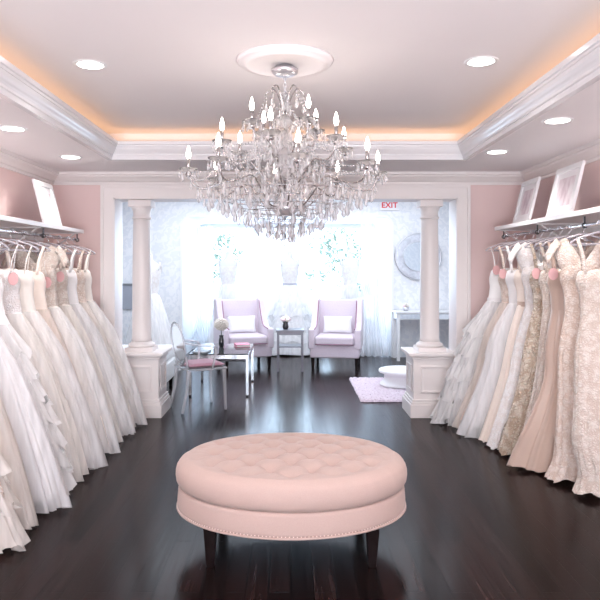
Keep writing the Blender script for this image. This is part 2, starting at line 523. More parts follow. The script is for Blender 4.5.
# tray crown: stepped cove moulding, lip at z 2.53 standing 0.25 m in from the cove wall
prof = [(0.178, 2.412), (0.182, 2.412), (0.187, 2.426), (0.187, 2.434), (0.196, 2.438),
        (0.199, 2.448), (0.207, 2.458), (0.216, 2.466), (0.226, 2.478), (0.232, 2.492), (0.238, 2.494), (0.241, 2.504), (0.250, 2.508), (0.253, 2.530), (0.235, 2.532),
        (0.225, 2.496), (0.0, 2.496)]
prof = [(0.0, 2.455), (0.14, 2.455), (0.14, 2.428)] + [(d, 2.428 + (z - 2.412) * 1.25) for d, z in prof]
TC = -0.03
struct(sweep_rect(prof, TC - TX, TC + TX, TY0, TY1).build('trim_1', M['tray_trim']))
# hidden warm strip light in the cove
def strip(name, x0, x1, y0, y1, label):
    t = tag(MB().box(x0, x1, y0, y1, 2.536, 2.546).build(name, M['cove_glow']), label, 'light strip', 'warm strip lights in the ceiling cove')
strip('light_strip', TC - TX + 0.06, TC - TX + 0.10, TY0 + 0.1, TY1 - 0.1, 'warm strip light glowing behind the left ceiling moulding')
strip('light_strip', TC + TX - 0.10, TC + TX - 0.06, TY0 + 0.1, TY1 - 0.1, 'warm strip light glowing behind the right ceiling moulding')
strip('light_strip', -TX + 0.12, TX - 0.12, TY1 - 0.10, TY1 - 0.06, 'warm strip light glowing behind the far ceiling moulding over the opening')

# wall crown round the border ceiling
prof = [(0, 2.32), (0.012, 2.322), (0.014, 2.345), (0.03, 2.352), (0.05, 2.375), (0.075, 2.395), (0.08, 2.41), (0.095, 2.414), (0.10, ZC)]
struct(sweep_rect(prof, XL, XR, YR, YO).build('trim_2', M['white_trim']))
# baseboards
def baseboard(name, x0, x1, y0, y1):
    struct(MB().box(x0, x1, y0, y1, 0, 0.13).box(x0 - 0.004 if x1 - x0 > 1 else x0, x1 if x1 - x0 > 1 else x1, y0, y1, 0, 0.04).build(name, M['white_trim'], bevel=0.004))
baseboard('baseboard_left', XL, XL + 0.018, YR, YO)
baseboard('baseboard_right', XR - 0.018, XR, YR, YO)
# opening casing
def casing(name, x0, x1, zt, y, wdt, m, th=0.024):
    mb = MB()
    for d0, d1, t in ((0, wdt, th), (wdt - 0.03, wdt, th * 1.7), (0, 0.02, th * 1.3)):
        mb.box(x0 - d1, x0 - d0, y - t, y + 0.0, 0, zt + d0)
        mb.box(x1 + d0, x1 + d1, y - t, y + 0.0, 0, zt + d0)
        mb.box(x0 - d1, x1 + d1, y - t, y + 0.0, zt + d0, zt + d1)
    return mb.build(name, m)
struct(casing('trim_3', OL, OR_, ZO, YO, 0.125, M['white_trim']))
# jamb lining
struct(MB().box(OL - 0.004, OL + 0.012, YO - 0.024, YO2 + 0.02, 0, ZO).box(OR_ - 0.012, OR_ + 0.004, YO - 0.024, YO2 + 0.02, 0, ZO)
       .box(OL, OR_, YO - 0.024, YO2 + 0.02, ZO - 0.014, ZO + 0.002).build('trim_4', M['white_trim']))

# ------------------------------------------------------------------ salon beyond the opening
def arc(cx, cz, r, a0, a1, n=8):
    return [(cx + r * cos(lerp(a0, a1, i / n)), cz + r * sin(lerp(a0, a1, i / n))) for i in range(n + 1)]
r = 0.16
op = arc(BX0 + r, ZBAY - r, r, pi, pi / 2) + arc(BX1 - r, ZBAY - r, r, pi / 2, 0)
poly = [(FX0 - 0.15, 0), (BX0, 0)] + op + [(BX1, 0), (FX1 + 0.15, 0), (FX1 + 0.15, ZF + 0.1), (FX0 - 0.15, ZF + 0.1)]
struct(MB().prism(poly, 'y', YB, YB + 0.14).build('wall_back', M['wallpaper']))
poly2 = [(BX0 - 0.14, 0), (BX0, 0)] + op + [(BX1, 0), (BX1 + 0.14, 0), (BX1 + 0.14, ZBAY + 0.14), (BX0 - 0.14, ZBAY + 0.14)]
struct(MB().prism(poly2, 'y', YB + 0.14, YW).build('wall_bay', M['salon_paint']))
op_o = arc(BX0 + r, ZBAY - r, r + 0.035, pi, pi / 2) + arc(BX1 - r, ZBAY - r, r + 0.035, pi / 2, 0)
ring = [(BX0, 0)] + op + [(BX1, 0), (BX1 + 0.035, 0)] + list(reversed(op_o)) + [(BX0 - 0.035, 0)]
struct(MB().prism(ring, 'y', YB - 0.025, YB + 0.01).build('trim_5', M['pure_white']))
struct(MB().box(FX0 - 0.15, FX0, YO2, YB, 0, ZF).build('wall_salon_left', M['salon_paint']))
struct(MB().box(FX1, FX1 + 0.15, YO2, YB, 0, ZF).build('wall_salon_right', M['wallpaper']))
struct(MB().box(FX0 - 0.15, FX1 + 0.15, YO2, YB + 0.14, ZF, ZF + 0.1).build('ceiling_salon', M['salon_paint']))
# bay windows
SILL = 0.42
struct(MB().box(BX0 - 0.14, BX1 + 0.14, YW, YW + 0.12, 0, SILL).box(BX0 - 0.14, BX1 + 0.14, YW, YW + 0.12, ZBAY - 0.02, ZBAY + 0.14)
       .build('wall_window', M['salon_paint']))
struct(MB().box(BX0, BX1, YW - 0.06, YW + 0.02, SILL, SILL + 0.03).build('trim_6', M['pure_white']))
def window(name, x0, x1, y, z0, z1):
    mb = MB(); t = 0.055
    mb.box(x0, x0 + t, y, y + 0.09, z0, z1).box(x1 - t, x1, y, y + 0.09, z0, z1)
    mb.box(x0 + t, x1 - t, y, y + 0.09, z0, z0 + t).box(x0 + t, x1 - t, y, y + 0.09, z1 - t, z1)
    o = struct(mb.build(name, M['pure_white']))
    g = MB().box(x0 + t, x1 - t, y + 0.04, y + 0.046, z0 + t, z1 - t).build('pane', M['pane'], o)
    return o
window('window_1', BX0, -0.68, YW, SILL + 0.03, ZBAY - 0.02)
window('window_2', -0.68, 0.50, YW, SILL + 0.03, ZBAY - 0.02)
window('window_3', 0.50, BX1, YW, SILL + 0.03, ZBAY - 0.02)
window('window_4', -2.0, 0.0, YR - 0.12, 0.35, 2.6)
window('window_5', 0.0, 2.0, YR - 0.12, 0.35, 2.6)
struct(MB().box(-40, 40, YW + 0.15, 60, -0.35, -0.25).build('ground_outside', M['ground']))

# ------------------------------------------------------------------ columns on panelled pedestals
def column(x0, x1, xc, side, label):
    """pedestal block from x0 to x1 (world), column centred xc"""
    y0, y1 = YO - 0.02, YO + 0.40
    yc = (y0 + y1) / 2
    t = thing('column', label, 'column', (0, 0, 0), 0, None, 'structure')
    p = MB().box(x0, x1, y0, y1, 0, 0.60)
    ped = p.build('pedestal', M['white_trim'], t, bevel=0.004)
    b = MB()
    for d, za, zb in ((0.035, 0, 0.13), (0.022, 0.13, 0.155), (0.012, 0.155, 0.18)):
        b.box(x0 - (d if side < 0 else 0) * 0 - (d if side > 0 else 0), x1 + (d if side < 0 else 0), y0 - d, y1 + d, za, zb)
    b.build('plinth', M['white_trim'], t, bevel=0.004)
    cp = MB()
    for d, za, zb in ((0.012, 0.575, 0.60), (0.028, 0.60, 0.615), (0.05, 0.615, 0.645)):
        cp.box(x0 - (d if side > 0 else 0), x1 + (d if side < 0 else 0), y0 - d, y1 + d, za, zb)
    cp.build('cap', M['white_trim'], t, bevel=0.005)
    # raised panel mouldings on the front and inner faces
    fr = MB(); m_ = 0.075; e = 0.012; bw = 0.022
    xa, xb, za, zb = x0 + m_, x1 - m_, 0.245, 0.515
    fr.box(xa, xb, y0 - e, y0, za, za + bw).box(xa, xb, y0 - e, y0, zb - bw, zb)
    fr.box(xa, xa + bw, y0 - e, y0, za + bw, zb - bw).box(xb - bw, xb, y0 - e, y0, za + bw, zb - bw)
    xi = x1 if side < 0 else x0
    xe = xi + e if side < 0 else xi - e
    ya, yb = y0 + m_, y1 - m_
    fr.box(xi, xe, ya, yb, za, za + bw).box(xi, xe, ya, yb, zb - bw, zb)
    fr.box(xi, xe, ya, ya + bw, za + bw, zb - bw).box(xi, xe, yb - bw, yb, za + bw, zb - bw)
    fr.build('panel_moulding', M['white_trim'], t, bevel=0.004)
    q = MB().box(xc - 0.14, xc + 0.14, yc - 0.14, yc + 0.14, 0.645, 0.685)
    q.lathe([(0.13, 0.685), (0.137, 0.70), (0.13, 0.718), (0.112, 0.722), (0.108, 0.735), (0.105, 0.74)], xc, yc, 40)
    q.build('base', M['white_trim'], t)
    MB().lathe([(0.103, 0.735), (0.098, 0.78), (0.097, 1.1), (0.094, 1.5), (0.088, 1.9), (0.085, 2.02)], xc, yc, 48).build('shaft', M['white_trim'], t)
    k = MB().lathe([(0.086, 1.99), (0.098, 1.997), (0.098, 2.012), (0.088, 2.018), (0.087, 2.06), (0.091, 2.075), (0.102, 2.10), (0.108, 2.115)], xc, yc, 48)
    k.box(xc - 0.114, xc + 0.114, yc - 0.114, yc + 0.114, 2.115, ZO - 0.014)
    k.build('capital', M['white_trim'], t)
    return t
column(OL + 0.012, -1.32, -1.535, -1, 'white round column on panelled pedestal beside the ghost chair')
column(1.22, OR_ - 0.012, 1.425, 1, 'white round column on panelled pedestal beside the round mirror')

# ------------------------------------------------------------------ ceiling lights
def recessed(x, y, z, label, power):
    t = thing('recessed_light', label, 'ceiling light', (x, y, z), 0, 'recessed ceiling lights')
    rg = MB(); rows = []
    for rr, zz in ((0.066, 0.004), (0.072, -0.004), (0.094, -0.006), (0.098, 0.0)):
        rows.append([(rr * cos(2 * pi * i / 40), rr * sin(2 * pi * i / 40), zz) for i in range(40)])
    rg.grid(rows, True).build('trim_ring', M['pure_white'], t)
    MB().lathe([(0.069, -0.003), (0.074, -0.0045)], 0, 0, 36, False).build('lens', M['lens'], t)
    l = bpy.data.lights.new('recessed_lamp', 'SPOT'); l.energy = power; l.spot_size = radians(140); l.spot_blend = 0.9
    l.shadow_soft_size = 0.07; l.color = (1.0, 0.95, 0.93)
    lo = bpy.data.objects.new('recessed_lamp', l); COL.objects.link(lo); lo.parent = t; lo.location = (0, 0, -0.03)
    return t
PW = 20; PB = 30
recessed(-1.18, 3.82, ZT, 'round recessed light in the raised ceiling left of the chandelier', PW)
recessed(1.10, 3.76, ZT, 'round recessed light in the raised ceiling right of the chandelier', PW)
recessed(-1.89, 4.41, ZC, 'round recessed light in the border ceiling above the left gowns, nearer one', PB)
recessed(-1.88, 5.55, ZC, 'round recessed light in the border ceiling above the left gowns, farther one', PB)
recessed(1.71, 4.17, ZC, 'round recessed light in the border ceiling above the right gowns, nearer one', PB)
recessed(1.68, 5.30, ZC, 'round recessed light in the border ceiling above the right gowns, farther one', PB)
# lamps of the same row outside the picture (light only)
for (x, y, z) in ((-1.18, 1.2, ZT), (1.10, 1.2, ZT), (-1.89, 2.9, ZC), (1.74, 2.9, ZC), (-1.18, -0.8, ZT), (1.1, -0.8, ZT)):
    l = bpy.data.lights.new('recessed_lamp', 'SPOT'); l.energy = PW if z == ZT else PB; l.spot_size = radians(140); l.spot_blend = 0.9
    l.shadow_soft_size = 0.07; l.color = (1.0, 0.95, 0.93)
    lo = bpy.data.objects.new('recessed_lamp', l); COL.objects.link(lo); lo.location = (x, y, z - 0.03)

CX, CY = -0.035, 3.75
tag(MB().lathe([(0.01, ZT - 0.03), (0.20, ZT - 0.028), (0.215, ZT - 0.034), (0.235, ZT - 0.03), (0.245, ZT - 0.018), (0.262, ZT - 0.022), (0.275, ZT - 0.012), (0.282, ZT)], CX, CY, 64)
    .build('ceiling_medallion', M['ceiling']), 'round white plaster medallion on the ceiling above the chandelier', 'ceiling medallion')

# ------------------------------------------------------------------ chandelier
def chandelier():
    t = thing('chandelier', 'large silver and crystal chandelier with candle bulbs on three tiers', 'chandelier', (CX, CY, 0))
    MB().lathe([(0.012, 2.595), (0.03, 2.598), (0.055, 2.606), (0.074, 2.618), (0.078, 2.628), (0.078, 2.638), (0.05, 2.64), (0.05, 2.662)], 0, 0, 24).build('canopy', M['brushed'], t)
    ch = MB()
    for i in range(6):
        zc = 2.59 - i * 0.022
        a = (i % 2) * pi / 2
        pts = [(0.008 * cos(u) * cos(a), 0.008 * cos(u) * sin(a), zc + 0.016 * sin(u)) for u in [2 * pi * k / 10 for k in range(10)]]
        ch.tube(pts, 0.0028, 6, closed=True)
    ch.build('chain', M['brushed'], t)
    MB().tube([(0, 0, 2.48), (0, 0, 1.80)], 0.008, 8).build('stem', M['silver_wire'], t)
    for rr, z0, z1 in ((0.03, 2.40, 2.48), (0.045, 2.30, 2.38), (0.028, 2.20, 2.29), (0.05, 2.10, 2.19), (0.032, 2.0, 2.09)):
        MB().lathe([(0.01, z0), (rr * 0.7, z0 + 0.01), (rr, (z0 + z1) / 2), (rr * 0.55, z1 - 0.01), (0.012, z1)], 0, 0, 10, False).build('crystal_baluster', M['crystal'], t)
    MB().lathe([(0.015, 1.79), (0.05, 1.80), (0.075, 1.825), (0.08, 1.85), (0.05, 1.87), (0.03, 1.90), (0.012, 1.95)], 0, 0, 20).build('hub', M['brushed'], t)
    MB().ball((0, 0, 1.645), 0.026, 12, 8).build('finial_ball', M['crystal'], t)
    MB().tube([(0, 0, 1.80), (0, 0, 1.668)], 0.004, 6).build('finial_rod', M['silver_wire'], t)
    drops = []
    strands = []
    tiers = [(8, 0.55, 0.13, [(0.05, 1.845), (0.13, 1.85), (0.20, 1.915), (0.275, 1.995), (0.36, 1.98), (0.45, 1.948), (0.52, 1.965), (0.55, 2.04)]),
             (6, 0.37, 0.33, [(0.03, 1.97), (0.10, 1.98), (0.17, 2.06), (0.22, 2.10), (0.29, 2.085), (0.35, 2.12), (0.37, 2.19)]),
             (4, 0.225, 0.62, [(0.02, 2.14), (0.07, 2.15), (0.11, 2.21), (0.15, 2.225), (0.20, 2.22), (0.225, 2.30)])]
    for n, R, ph, ctrl in tiers:
        top = ctrl[-1][1]
        for i in range(n):
            a = 2 * pi * i / n + ph
            ca, sa = cos(a), sin(a)
            pts = [(rr * ca, rr * sa, zz) for rr, zz in curve_pts(ctrl, 26)]
            am = MB().tube(pts, 0.0044, 6).build('arm', M['silver_wire'], t)
            x, y = R * ca, R * sa
            MB().lathe([(0.012, top - 0.03), (0.02, top - 0.015), (0.012, top - 0.004)], x, y, 12).build('cup_holder', M['silver_wire'], am)
            MB().lathe([(0.012, top - 0.006), (0.035, top - 0.002), (0.052, top + 0.012), (0.056, top + 0.016), (0.053, top + 0.018), (0.034, top + 0.006), (0.012, top + 0.004)], x, y, 16).build('candle_cup', M['milk_glass'], am)
            MB().lathe([(0.010, top), (0.0095, top + 0.072), (0.006, top + 0.074)], x, y, 10).build('candle_sleeve', M['silver_wire'], am)
            zb = top + 0.072
            MB().lathe([(0.006, zb), (0.011, zb + 0.012), (0.0135, zb + 0.026), (0.0095, zb + 0.046), (0.005, zb + 0.062), (0.0012, zb + 0.074)], x, y, 12).build('bulb', M['bulb'], am)
            for k in range(8):
                b = 2 * pi * k / 8 + a
                drops.append((x + 0.052 * cos(b), y + 0.052 * sin(b), top + 0.008, 0.75 + 0.2 * (k % 2)))
            # drops along the arm
            for q in (9, 13, 17, 21, 24):
                px, py, pz = pts[q]
                drops.append((px, py, pz - 0.004, random.uniform(0.8, 1.15)))
            # swags: outer cup to the next, and outer cup to the stem
            a2 = 2 * pi * (i + 1) / n + ph
            p0 = Vector((x, y, top)); p1 = Vector((R * cos(a2), R * sin(a2), top))
            strands.append((p0, p1, 0.07 if n > 4 else 0.05))
            strands.append((p0, Vector((0.03 * ca, 0.03 * sa, top + (0.20 if n == 8 else 0.16))), 0.06))
    # crown scrolls at the top, with a drop on each
    for i in range(5):
        a = 2 * pi * i / 5 + 0.3
        pts = [(rr * cos(a), rr * sin(a), zz) for rr, zz in curve_pts([(0.012, 2.36), (0.03, 2.46), (0.07, 2.53), (0.115, 2.51), (0.115, 2.48)], 14)]
        MB().tube(pts, 0.004, 6).build('scroll', M['silver_wire'], t)
        drops.append((pts[-1][0], pts[-1][1], 2.475, 1.35))
        strands.append((Vector(pts[10]), Vector((0.2 * cos(a + 0.3), 0.2 * sin(a + 0.3), 2.30)), 0.03))
    # hanging basket of drops under the arms
    for n, R, z, s in ((28, 0.50, 1.945, 1.25), (28, 0.44, 1.92, 1.3), (24, 0.36, 1.885, 1.4), (22, 0.29, 1.85, 1.45), (18, 0.22, 1.82, 1.45), (14, 0.155, 1.785, 1.5), (11, 0.10, 1.755, 1.5), (7, 0.05, 1.735, 1.4)):
        for i in range(n):
            a = 2 * pi * (i + random.uniform(-0.2, 0.2)) / n
            drops.append((R * cos(a), R * sin(a), z + random.uniform(-0.02, 0.012), s * random.uniform(0.85, 1.1)))
        rg = [(R * cos(2 * pi * i / 40), R * sin(2 * pi * i / 40), z) for i in range(40)]
        if R < 0.45:
            MB().tube(rg, 0.0022, 5, closed=True).build('basket_ring', M['silver_wire'], t)
    # cage of small drops round the stem
    for z, R, n in ((2.50, 0.02, 5), (2.44, 0.03, 6), (2.36, 0.07, 9), (2.31, 0.04, 6), (2.27, 0.12, 14), (2.22, 0.07, 9), (2.17, 0.17, 17), (2.12, 0.10, 12), (2.09, 0.22, 22), (2.02, 0.28, 26), (1.97, 0.16, 18), (2.05, 0.11, 14), (1.97, 0.35, 26), (1.92, 0.22, 20), (1.90, 0.11, 12)):
        for i in range(n):
            a = 2 * pi * (i + random.uniform(-0.25, 0.25)) / n
            drops.append((R * cos(a), R * sin(a), z + random.uniform(-0.03, 0.03), random.uniform(0.9, 1.3)))
    def drop_geo(mb, x, y, z, s):
        # small octagon bead and a faceted pear drop below it
        mb.gem((x, y, z - 0.007 * s), 0.0058 * s, 0.007 * s)
        zt = z - 0.015 * s
        prof = [(0.0006, zt - 0.048 * s), (0.0075 * s, zt - 0.040 * s), (0.0105 * s, zt - 0.031 * s), (0.007 * s, zt - 0.016 * s), (0.0006, zt)]
        mb.lathe(prof, x, y, 6, False, False)
    drops.sort(key=lambda d: d[1] - 0.3 * d[3])
    rest = MB()
    for k, d in enumerate(drops):
        if k < 100:
            mb = MB(); drop_geo(mb, *d); mb.build('crystal_drop', M['crystal'], t)
        else:
            drop_geo(rest, *d)
    o = rest.build('crystal_drops', M['crystal'], t); o['kind'] = 'stuff'
    for p0, p1, sag in strands:
        mb = MB(); n = max(6, int((p1 - p0).length / 0.018))
        for i in range(n + 1):
            u = i / n
            p = p0.lerp(p1, u); p.z -= sag * 4 * u * (1 - u)
            mb.gem(p, 0.0062, 0.0075)
        mb.build('bead_strand', M['crystal'], t)
chandelier()

# ------------------------------------------------------------------ tufted ottoman
def ottoman():
    t = thing('ottoman', 'oval blush pink button tufted ottoman on dark tapered legs', 'ottoman', (0.002, 3.56, 0))
    A, B = 0.628, 0.495
    def sup(k, ra, rb, z): return (ra * cos(k), rb * sin(k), z)
    # buttoned cushion : height field on a disc grid, then a rolled edge
    DU, DV = 0.105, 0.10
    def tuft(x, y):
        u = x / (2 * DU) + y / (2 * DV); v = x / (2 * DU) - y / (2 * DV)
        s1 = abs(sin(pi * u)); s2 = abs(sin(pi * v))
        return 0.38 * min(s1, s2) ** 0.55 + 0.62 * max(s1, s2) ** 0.7
    NR, NT = 110, 320
    rows = []
    ztop = 0.474
    for j in range(NR + 1):
        rho = j / NR * 0.90
        row = []
        for i in range(NT):
            a = 2 * pi * i / NT
            x, y = A * rho * cos(a), B * rho * sin(a)
            k = 1 - smooth01((rho - 0.70) / 0.20)
            dome = 0.030 * (1 - rho ** 2)
            h = (tuft(x, y) - 1) * 0.044 * k
            # soft pleats running from the last buttons to the rim
            if rho > 0.66:
                h -= 0.006 * (1 - k) * (abs(cos(a * 11)) ** 14) * (1 - smooth01((rho - 0.82) / 0.08))
            row.append((x, y, ztop + dome + h))
        rows.append(row)
    c = MB()
    # rolled rim down to the seam
    rim = [(0.935, 0.4655), (0.963, 0.456), (0.986, 0.438), (0.998, 0.412), (1.0, 0.388), (0.994, 0.362), (0.978, 0.342), (0.955, 0.333), (0.90, 0.331)]
    for s, z in rim:
        row = []
        for i in range(NT):
            a = 2 * pi * i / NT
            pl = 1 - 0.004 * (abs(cos(a * 11)) ** 10) * (1 if z > 0.40 else 0)
            row.append((A * s * pl * cos(a), B * s * pl * sin(a), z))
        rows.append(row)
    c.grid(rows, True, True, False, True)
    c.build('cushion', M['pink_vel'], t)
    # buttons
    for i in range(-7, 8):
        for j in range(-7, 8):
            x = (i + j) * DU; y = (i - j) * DV
            if sqrt((x / A) ** 2 + (y / B) ** 2) < 0.74:
                rho = sqrt((x / A) ** 2 + (y / B) ** 2)
                k = 1 - smooth01((rho - 0.70) / 0.20)
                z = ztop + 0.030 * (1 - rho ** 2) - 0.044 * k
                MB().ball((x, y, z + 0.003), 0.011, 12, 6, (1, 1, 0.55)).build('button', M['pink_button'], t)
    # upholstered base band
    rows = []
    for s, z in ((0.90, 0.332), (0.955, 0.331), (0.970, 0.326), (0.977, 0.312), (0.984, 0.265), (0.986, 0.235), (0.984, 0.216), (0.975, 0.210), (0.93, 0.209)):
        rows.append([sup(2 * pi * i / NT, A * s, B * s, z) for i in range(NT)])
    MB().grid(rows, True, True, True, True).build('base_band', M['pink_vel'], t)
    pts = [sup(2 * pi * i / 160, A * 0.985, B * 0.985, 0.2125) for i in range(160)]
    MB().tube(pts, 0.0055, 6, closed=True).build('piping', M['pink_vel'], t)
    nl = MB()
    for i in range(210):
        a = 2 * pi * i / 210
        nl.ball((A * 0.988 * cos(a), B * 0.988 * sin(a), 0.2225), 0.003, 6, 4)
    nl.build('nailhead_trim', M['nail'], t)
    for sx in (-1, 1):
        for sy in (-1, 1):
            x, y = sx * 0.405, sy * 0.30
            rows = []
            for z, hw, dx in ((0.0, 0.019, 0.0), (0.21, 0.035, 0.0)):
                xx, yy = x + sx * dx, y + sy * dx * 0.6
                rows.append([(xx - hw, yy - hw, z), (xx + hw, yy - hw, z), (xx + hw, yy + hw, z), (xx - hw, yy + hw, z)])
            MB().grid(rows, True, False, True, True).build('leg', M['dark_wood'], t, bevel=0.004)
ottoman()

# ------------------------------------------------------------------ gown racks
RXL, RXR = -2.02, 2.01
RZL, RZR = 1.755, 1.785
def shelf(side, label):
    xw = XL if side < 0 else XR
    xf = -1.975 if side < 0 else 1.94
    zt = 1.855 if side < 0 else 1.882
    t = thing('wall_shelf', label, 'shelf', (0, 0, 0))
    MB().box(xw, xf, 2.6, 6.20, zt - 0.035, zt).build('board', M['white_shelf'], t, bevel=0.003)
    MB().box(xw, xw - side * 0.02, 2.6, 6.20, zt - 0.11, zt - 0.035).build('batten', M['white_shelf'], t)
    for y in (2.9, 4.05, 5.2, 6.1):
        m = MB()
        m.box(xw, xw - side * 0.012, y - 0.012, y + 0.012, zt - 0.30, zt - 0.035)
        m.tube([(xw - side * 0.012, y, zt - 0.28), (xf + side * 0.06, y, zt - 0.045)], 0.007, 6)
        m.box(xw, xf + side * 0.03, y - 0.012, y + 0.012, zt - 0.043, zt - 0.035)
        m.build('bracket', M['white_shelf'], t)
    return zt
ZSL = shelf(-1, 'long white wall shelf above the left row of gowns')
ZSR = shelf(1, 'long white wall shelf above the right row of gowns')
def rail(x, z, zt, label):
    t = thing('clothes_rail', label, 'clothes rail', (0, 0, 0))
    MB().tube([(x, 2.65, z), (x, 6.17, z)], 0.0135, 14).build('rod', M['chrome'], t)
    for y in (2.7, 3.6, 4.45, 5.3, 6.14):
        m = MB().box(x - 0.004, x + 0.004, y - 0.006, y + 0.006, z + 0.012, zt - 0.035)
        pts = [(x + 0.017 * cos(u), y, z + 0.017 * sin(u)) for u in [2 * pi * k / 14 for k in range(14)]]
        m.tube(pts, 0.0035, 6, closed=True)
        m.build('rail_hook', M['dark_metal'], t)
rail(RXL, RZL, ZSL, 'chrome clothes rail under the left shelf')
rail(RXR, RZR, ZSR, 'chrome clothes rail under the right shelf')

def make_hanger(x, y, rz, zr, label, side):
    """x,y : rail point; the hanger's plane is turned rz about the vertical"""
    t = thing('clothes_hanger', label, 'clothes hanger', (x, y, zr), rz, 'clear hangers on the %s rail' % side)
    hook = [(0.0185 * cos(a), 0, 0.0185 * sin(a)) for a in [radians(-30 + 15 * k) for k in range(15)]]
    hook += [(-0.014, 0, -0.022), (-0.002, 0, -0.035), (0, 0, -0.06)]
    MB().tube(hook, 0.0030, 6).build('hook', M['chrome'], t)
    b = MB()
    arm = curve_pts([(-0.185, 0, -0.132), (-0.15, 0, -0.105), (-0.07, 0, -0.075), (0, 0, -0.058), (0.07, 0, -0.075), (0.15, 0, -0.105), (0.185, 0, -0.132)], 20)
    b.tube(arm, 0.0075, 8)
    b.tube([(-0.18, 0, -0.134), (0.18, 0, -0.134)], 0.004, 6)
    b.build('shoulder_bar', M['hanger'], t)
    return t

NTH = 120
def gown(x, y, rz, label, group, prof, cloth, top_style='strapless', neck=1.48, waist=1.19, over=None, fold=0.05, tiers=0, tier_mat=None,
         belt=None, tag_pos=None, sleeve=None, hd=0.080, hem=0.03, seed=0, mirror=1, zr=1.755, bodice=None, ragged=0.012, zlift=0.0):
    """A gown hanging at (x, y). local +x points into the room. prof = [(z, out, in)] of the skirt below the waist."""
    rnd = random.Random(seed)
    t = thing('wedding_gown', label, 'gown', (x, y, zlift), rz, group)
    ks = [3, 5, 8, 13, 19, 29]
    ph = [rnd.uniform(0, 6.28) for _ in ks]
    am = [0.5, 0.9, 0.8, 0.55, 0.35, 0.16]
    ph2 = [rnd.uniform(0, 6.28) for _ in ks]
    keys = [(p[0], p[1], p[2]) for p in sorted(prof)]
    wout, win = keys[-1][1], keys[-1][2]
    def section(z, grow_=0.0, famp=1.0, phs=ph, hi=0.0, tt=None, hz=0.0):
        o, i_ = spline(keys, z)
        tt = (waist - z) / (waist - hem) if tt is None else tt
        tt = max(0, min(1, tt))
        grow = grow_ * min(1.0, 0.15 + tt * 3.5)
        mid = (o + i_) / 2; hw = (o - i_) / 2 + grow
        dpt = lerp(0.055, hd, smooth01(tt * 1.25)) + grow * 0.55
        row = []
        for q in range(NTH):
            a = 2 * pi * q / NTH
            ca, sa = cos(a), sin(a)
            ex = abs(ca) ** 0.85 * (1 if ca > 0 else -1)
            ey = abs(sa) ** 0.72 * (1 if sa > 0 else -1)
            f = 0
            for k, p_, w_ in zip(ks, phs, am):
                f += w_ * sin(k * a + p_ + 0.9 * tt * sin(p_ * 3))
            f = f * 0.55
            f = (1 - abs(f) * 0.8) if f > 0 else f * 0.75 + 0.6
            f -= 0.55
            f += hi * sin(27 * a + phs[1]) + hi * 0.6 * sin(44 * a + phs[2] + 2 * tt)
            d = fold * famp * f * (tt ** 0.75)
            row.append([mid + (hw + d * 1.2) * ex, (dpt + d * 0.75) * ey, z])
        return row
    def skirt(zt, zb, grow, famp, phs, rg, hi=0.0, nrow=34):
        rows = []
        for j in range(nrow + 1):
            u = j / nrow
            z = lerp(zt, zb, u)
            r_ = section(z, grow, famp, phs, hi * u * u)
            if j > nrow * 0.6:
                e = (u - 0.6) / 0.4
                for q, p in enumerate(r_):
                    a = 2 * pi * q / NTH
                    p[2] += e * rg * (sin(5 * a + phs[0]) + 0.5 * sin(9 * a + phs[3])) + 0
                    p[2] = max(p[2], 0.006)
            rows.append(r_)
        return rows
    MB().grid(skirt(waist, hem + (0.055 if over else 0), -0.02 if over else 0, 1, ph, ragged), True).build('skirt', cloth, t)
    if over:
        MB().grid(skirt(waist - 0.01, max(hem - 0.015, 0.012), 0.030, 1.30, ph2, ragged * 1.5, 0.16), True).build('overskirt', over, t)
    if tiers:
        for k in range(tiers):
            za = lerp(waist - 0.06, hem + 0.10, k / tiers); zb = lerp(waist - 0.06, hem, (k + 1.35) / (tiers + 0.35)) 
            phk = [rnd.uniform(0, 6.28) for _ in ks]
            rows = []
            for j in range(9):
                u = j / 8
                z = lerp(za, zb, u)
                r_ = section(z, 0.006 + 0.035 * u, 0.9, phk, 0.55 * u)
                for q, p in enumerate(r_):
                    a = 2 * pi * q / NTH
                    p[2] += u * 0.028 * (sin(9 * a + phk[0]) + 0.7 * sin(17 * a + phk[1]))
                    p[2] = max(p[2], 0.006)
                rows.append(r_)
            MB().grid(rows, True).build('ruffle_tier', tier_mat or T['ruffle'], t)
    # bodice
    bm_ = bodice or cloth
    bust = neck - 0.09
    rows = []
    NB = 14
    for j in range(NB + 1):
        u = j / NB
        row = []
        for q in range(64):
            a = 2 * pi * q / 64
            ca, sa = cos(a), sin(a)
            front = smooth01((-sa + 0.2) / 1.0)
            zt = neck - 0.045 * (1 - front) 
            if top_style != 'high':
                zt += 0.020 * front * (abs(sin(2.2 * a + 1.25 * pi)) - 0.5)     # sweetheart dip
            z = lerp(waist - 0.015, zt, u)
            hwb = spline([(0, (wout - win) / 2 * 1.01), (0.5, max(0.128, (wout - win) / 2 * 0.94)), (0.8, 0.15), (1.0, 0.142)], u)[0]
            hdb = spline([(0, 0.056), (0.6, 0.066), (0.82, 0.078), (1.0, 0.062)], u)[0]
            mid = lerp((wout + win) / 2, 0, u)
            row.append((mid + hwb * ca, hdb * (abs(sa) ** 0.85) * (1 if sa > 0 else -1), z))
        rows.append(row)
    # fold the top edge inwards
    rows.append([(p[0] * 0.93, p[1] * 0.85, p[2] - 0.004) for p in rows[-1]])
    rows.append([(p[0] * 0.8, p[1] * 0.6, p[2] - 0.05) for p in rows[-1]])
    MB().grid(rows, True, True, False, True).build('bodice', bm_, t)
    # straps / sleeves up to the hanger
    hz = zr - 0.118 - zlift
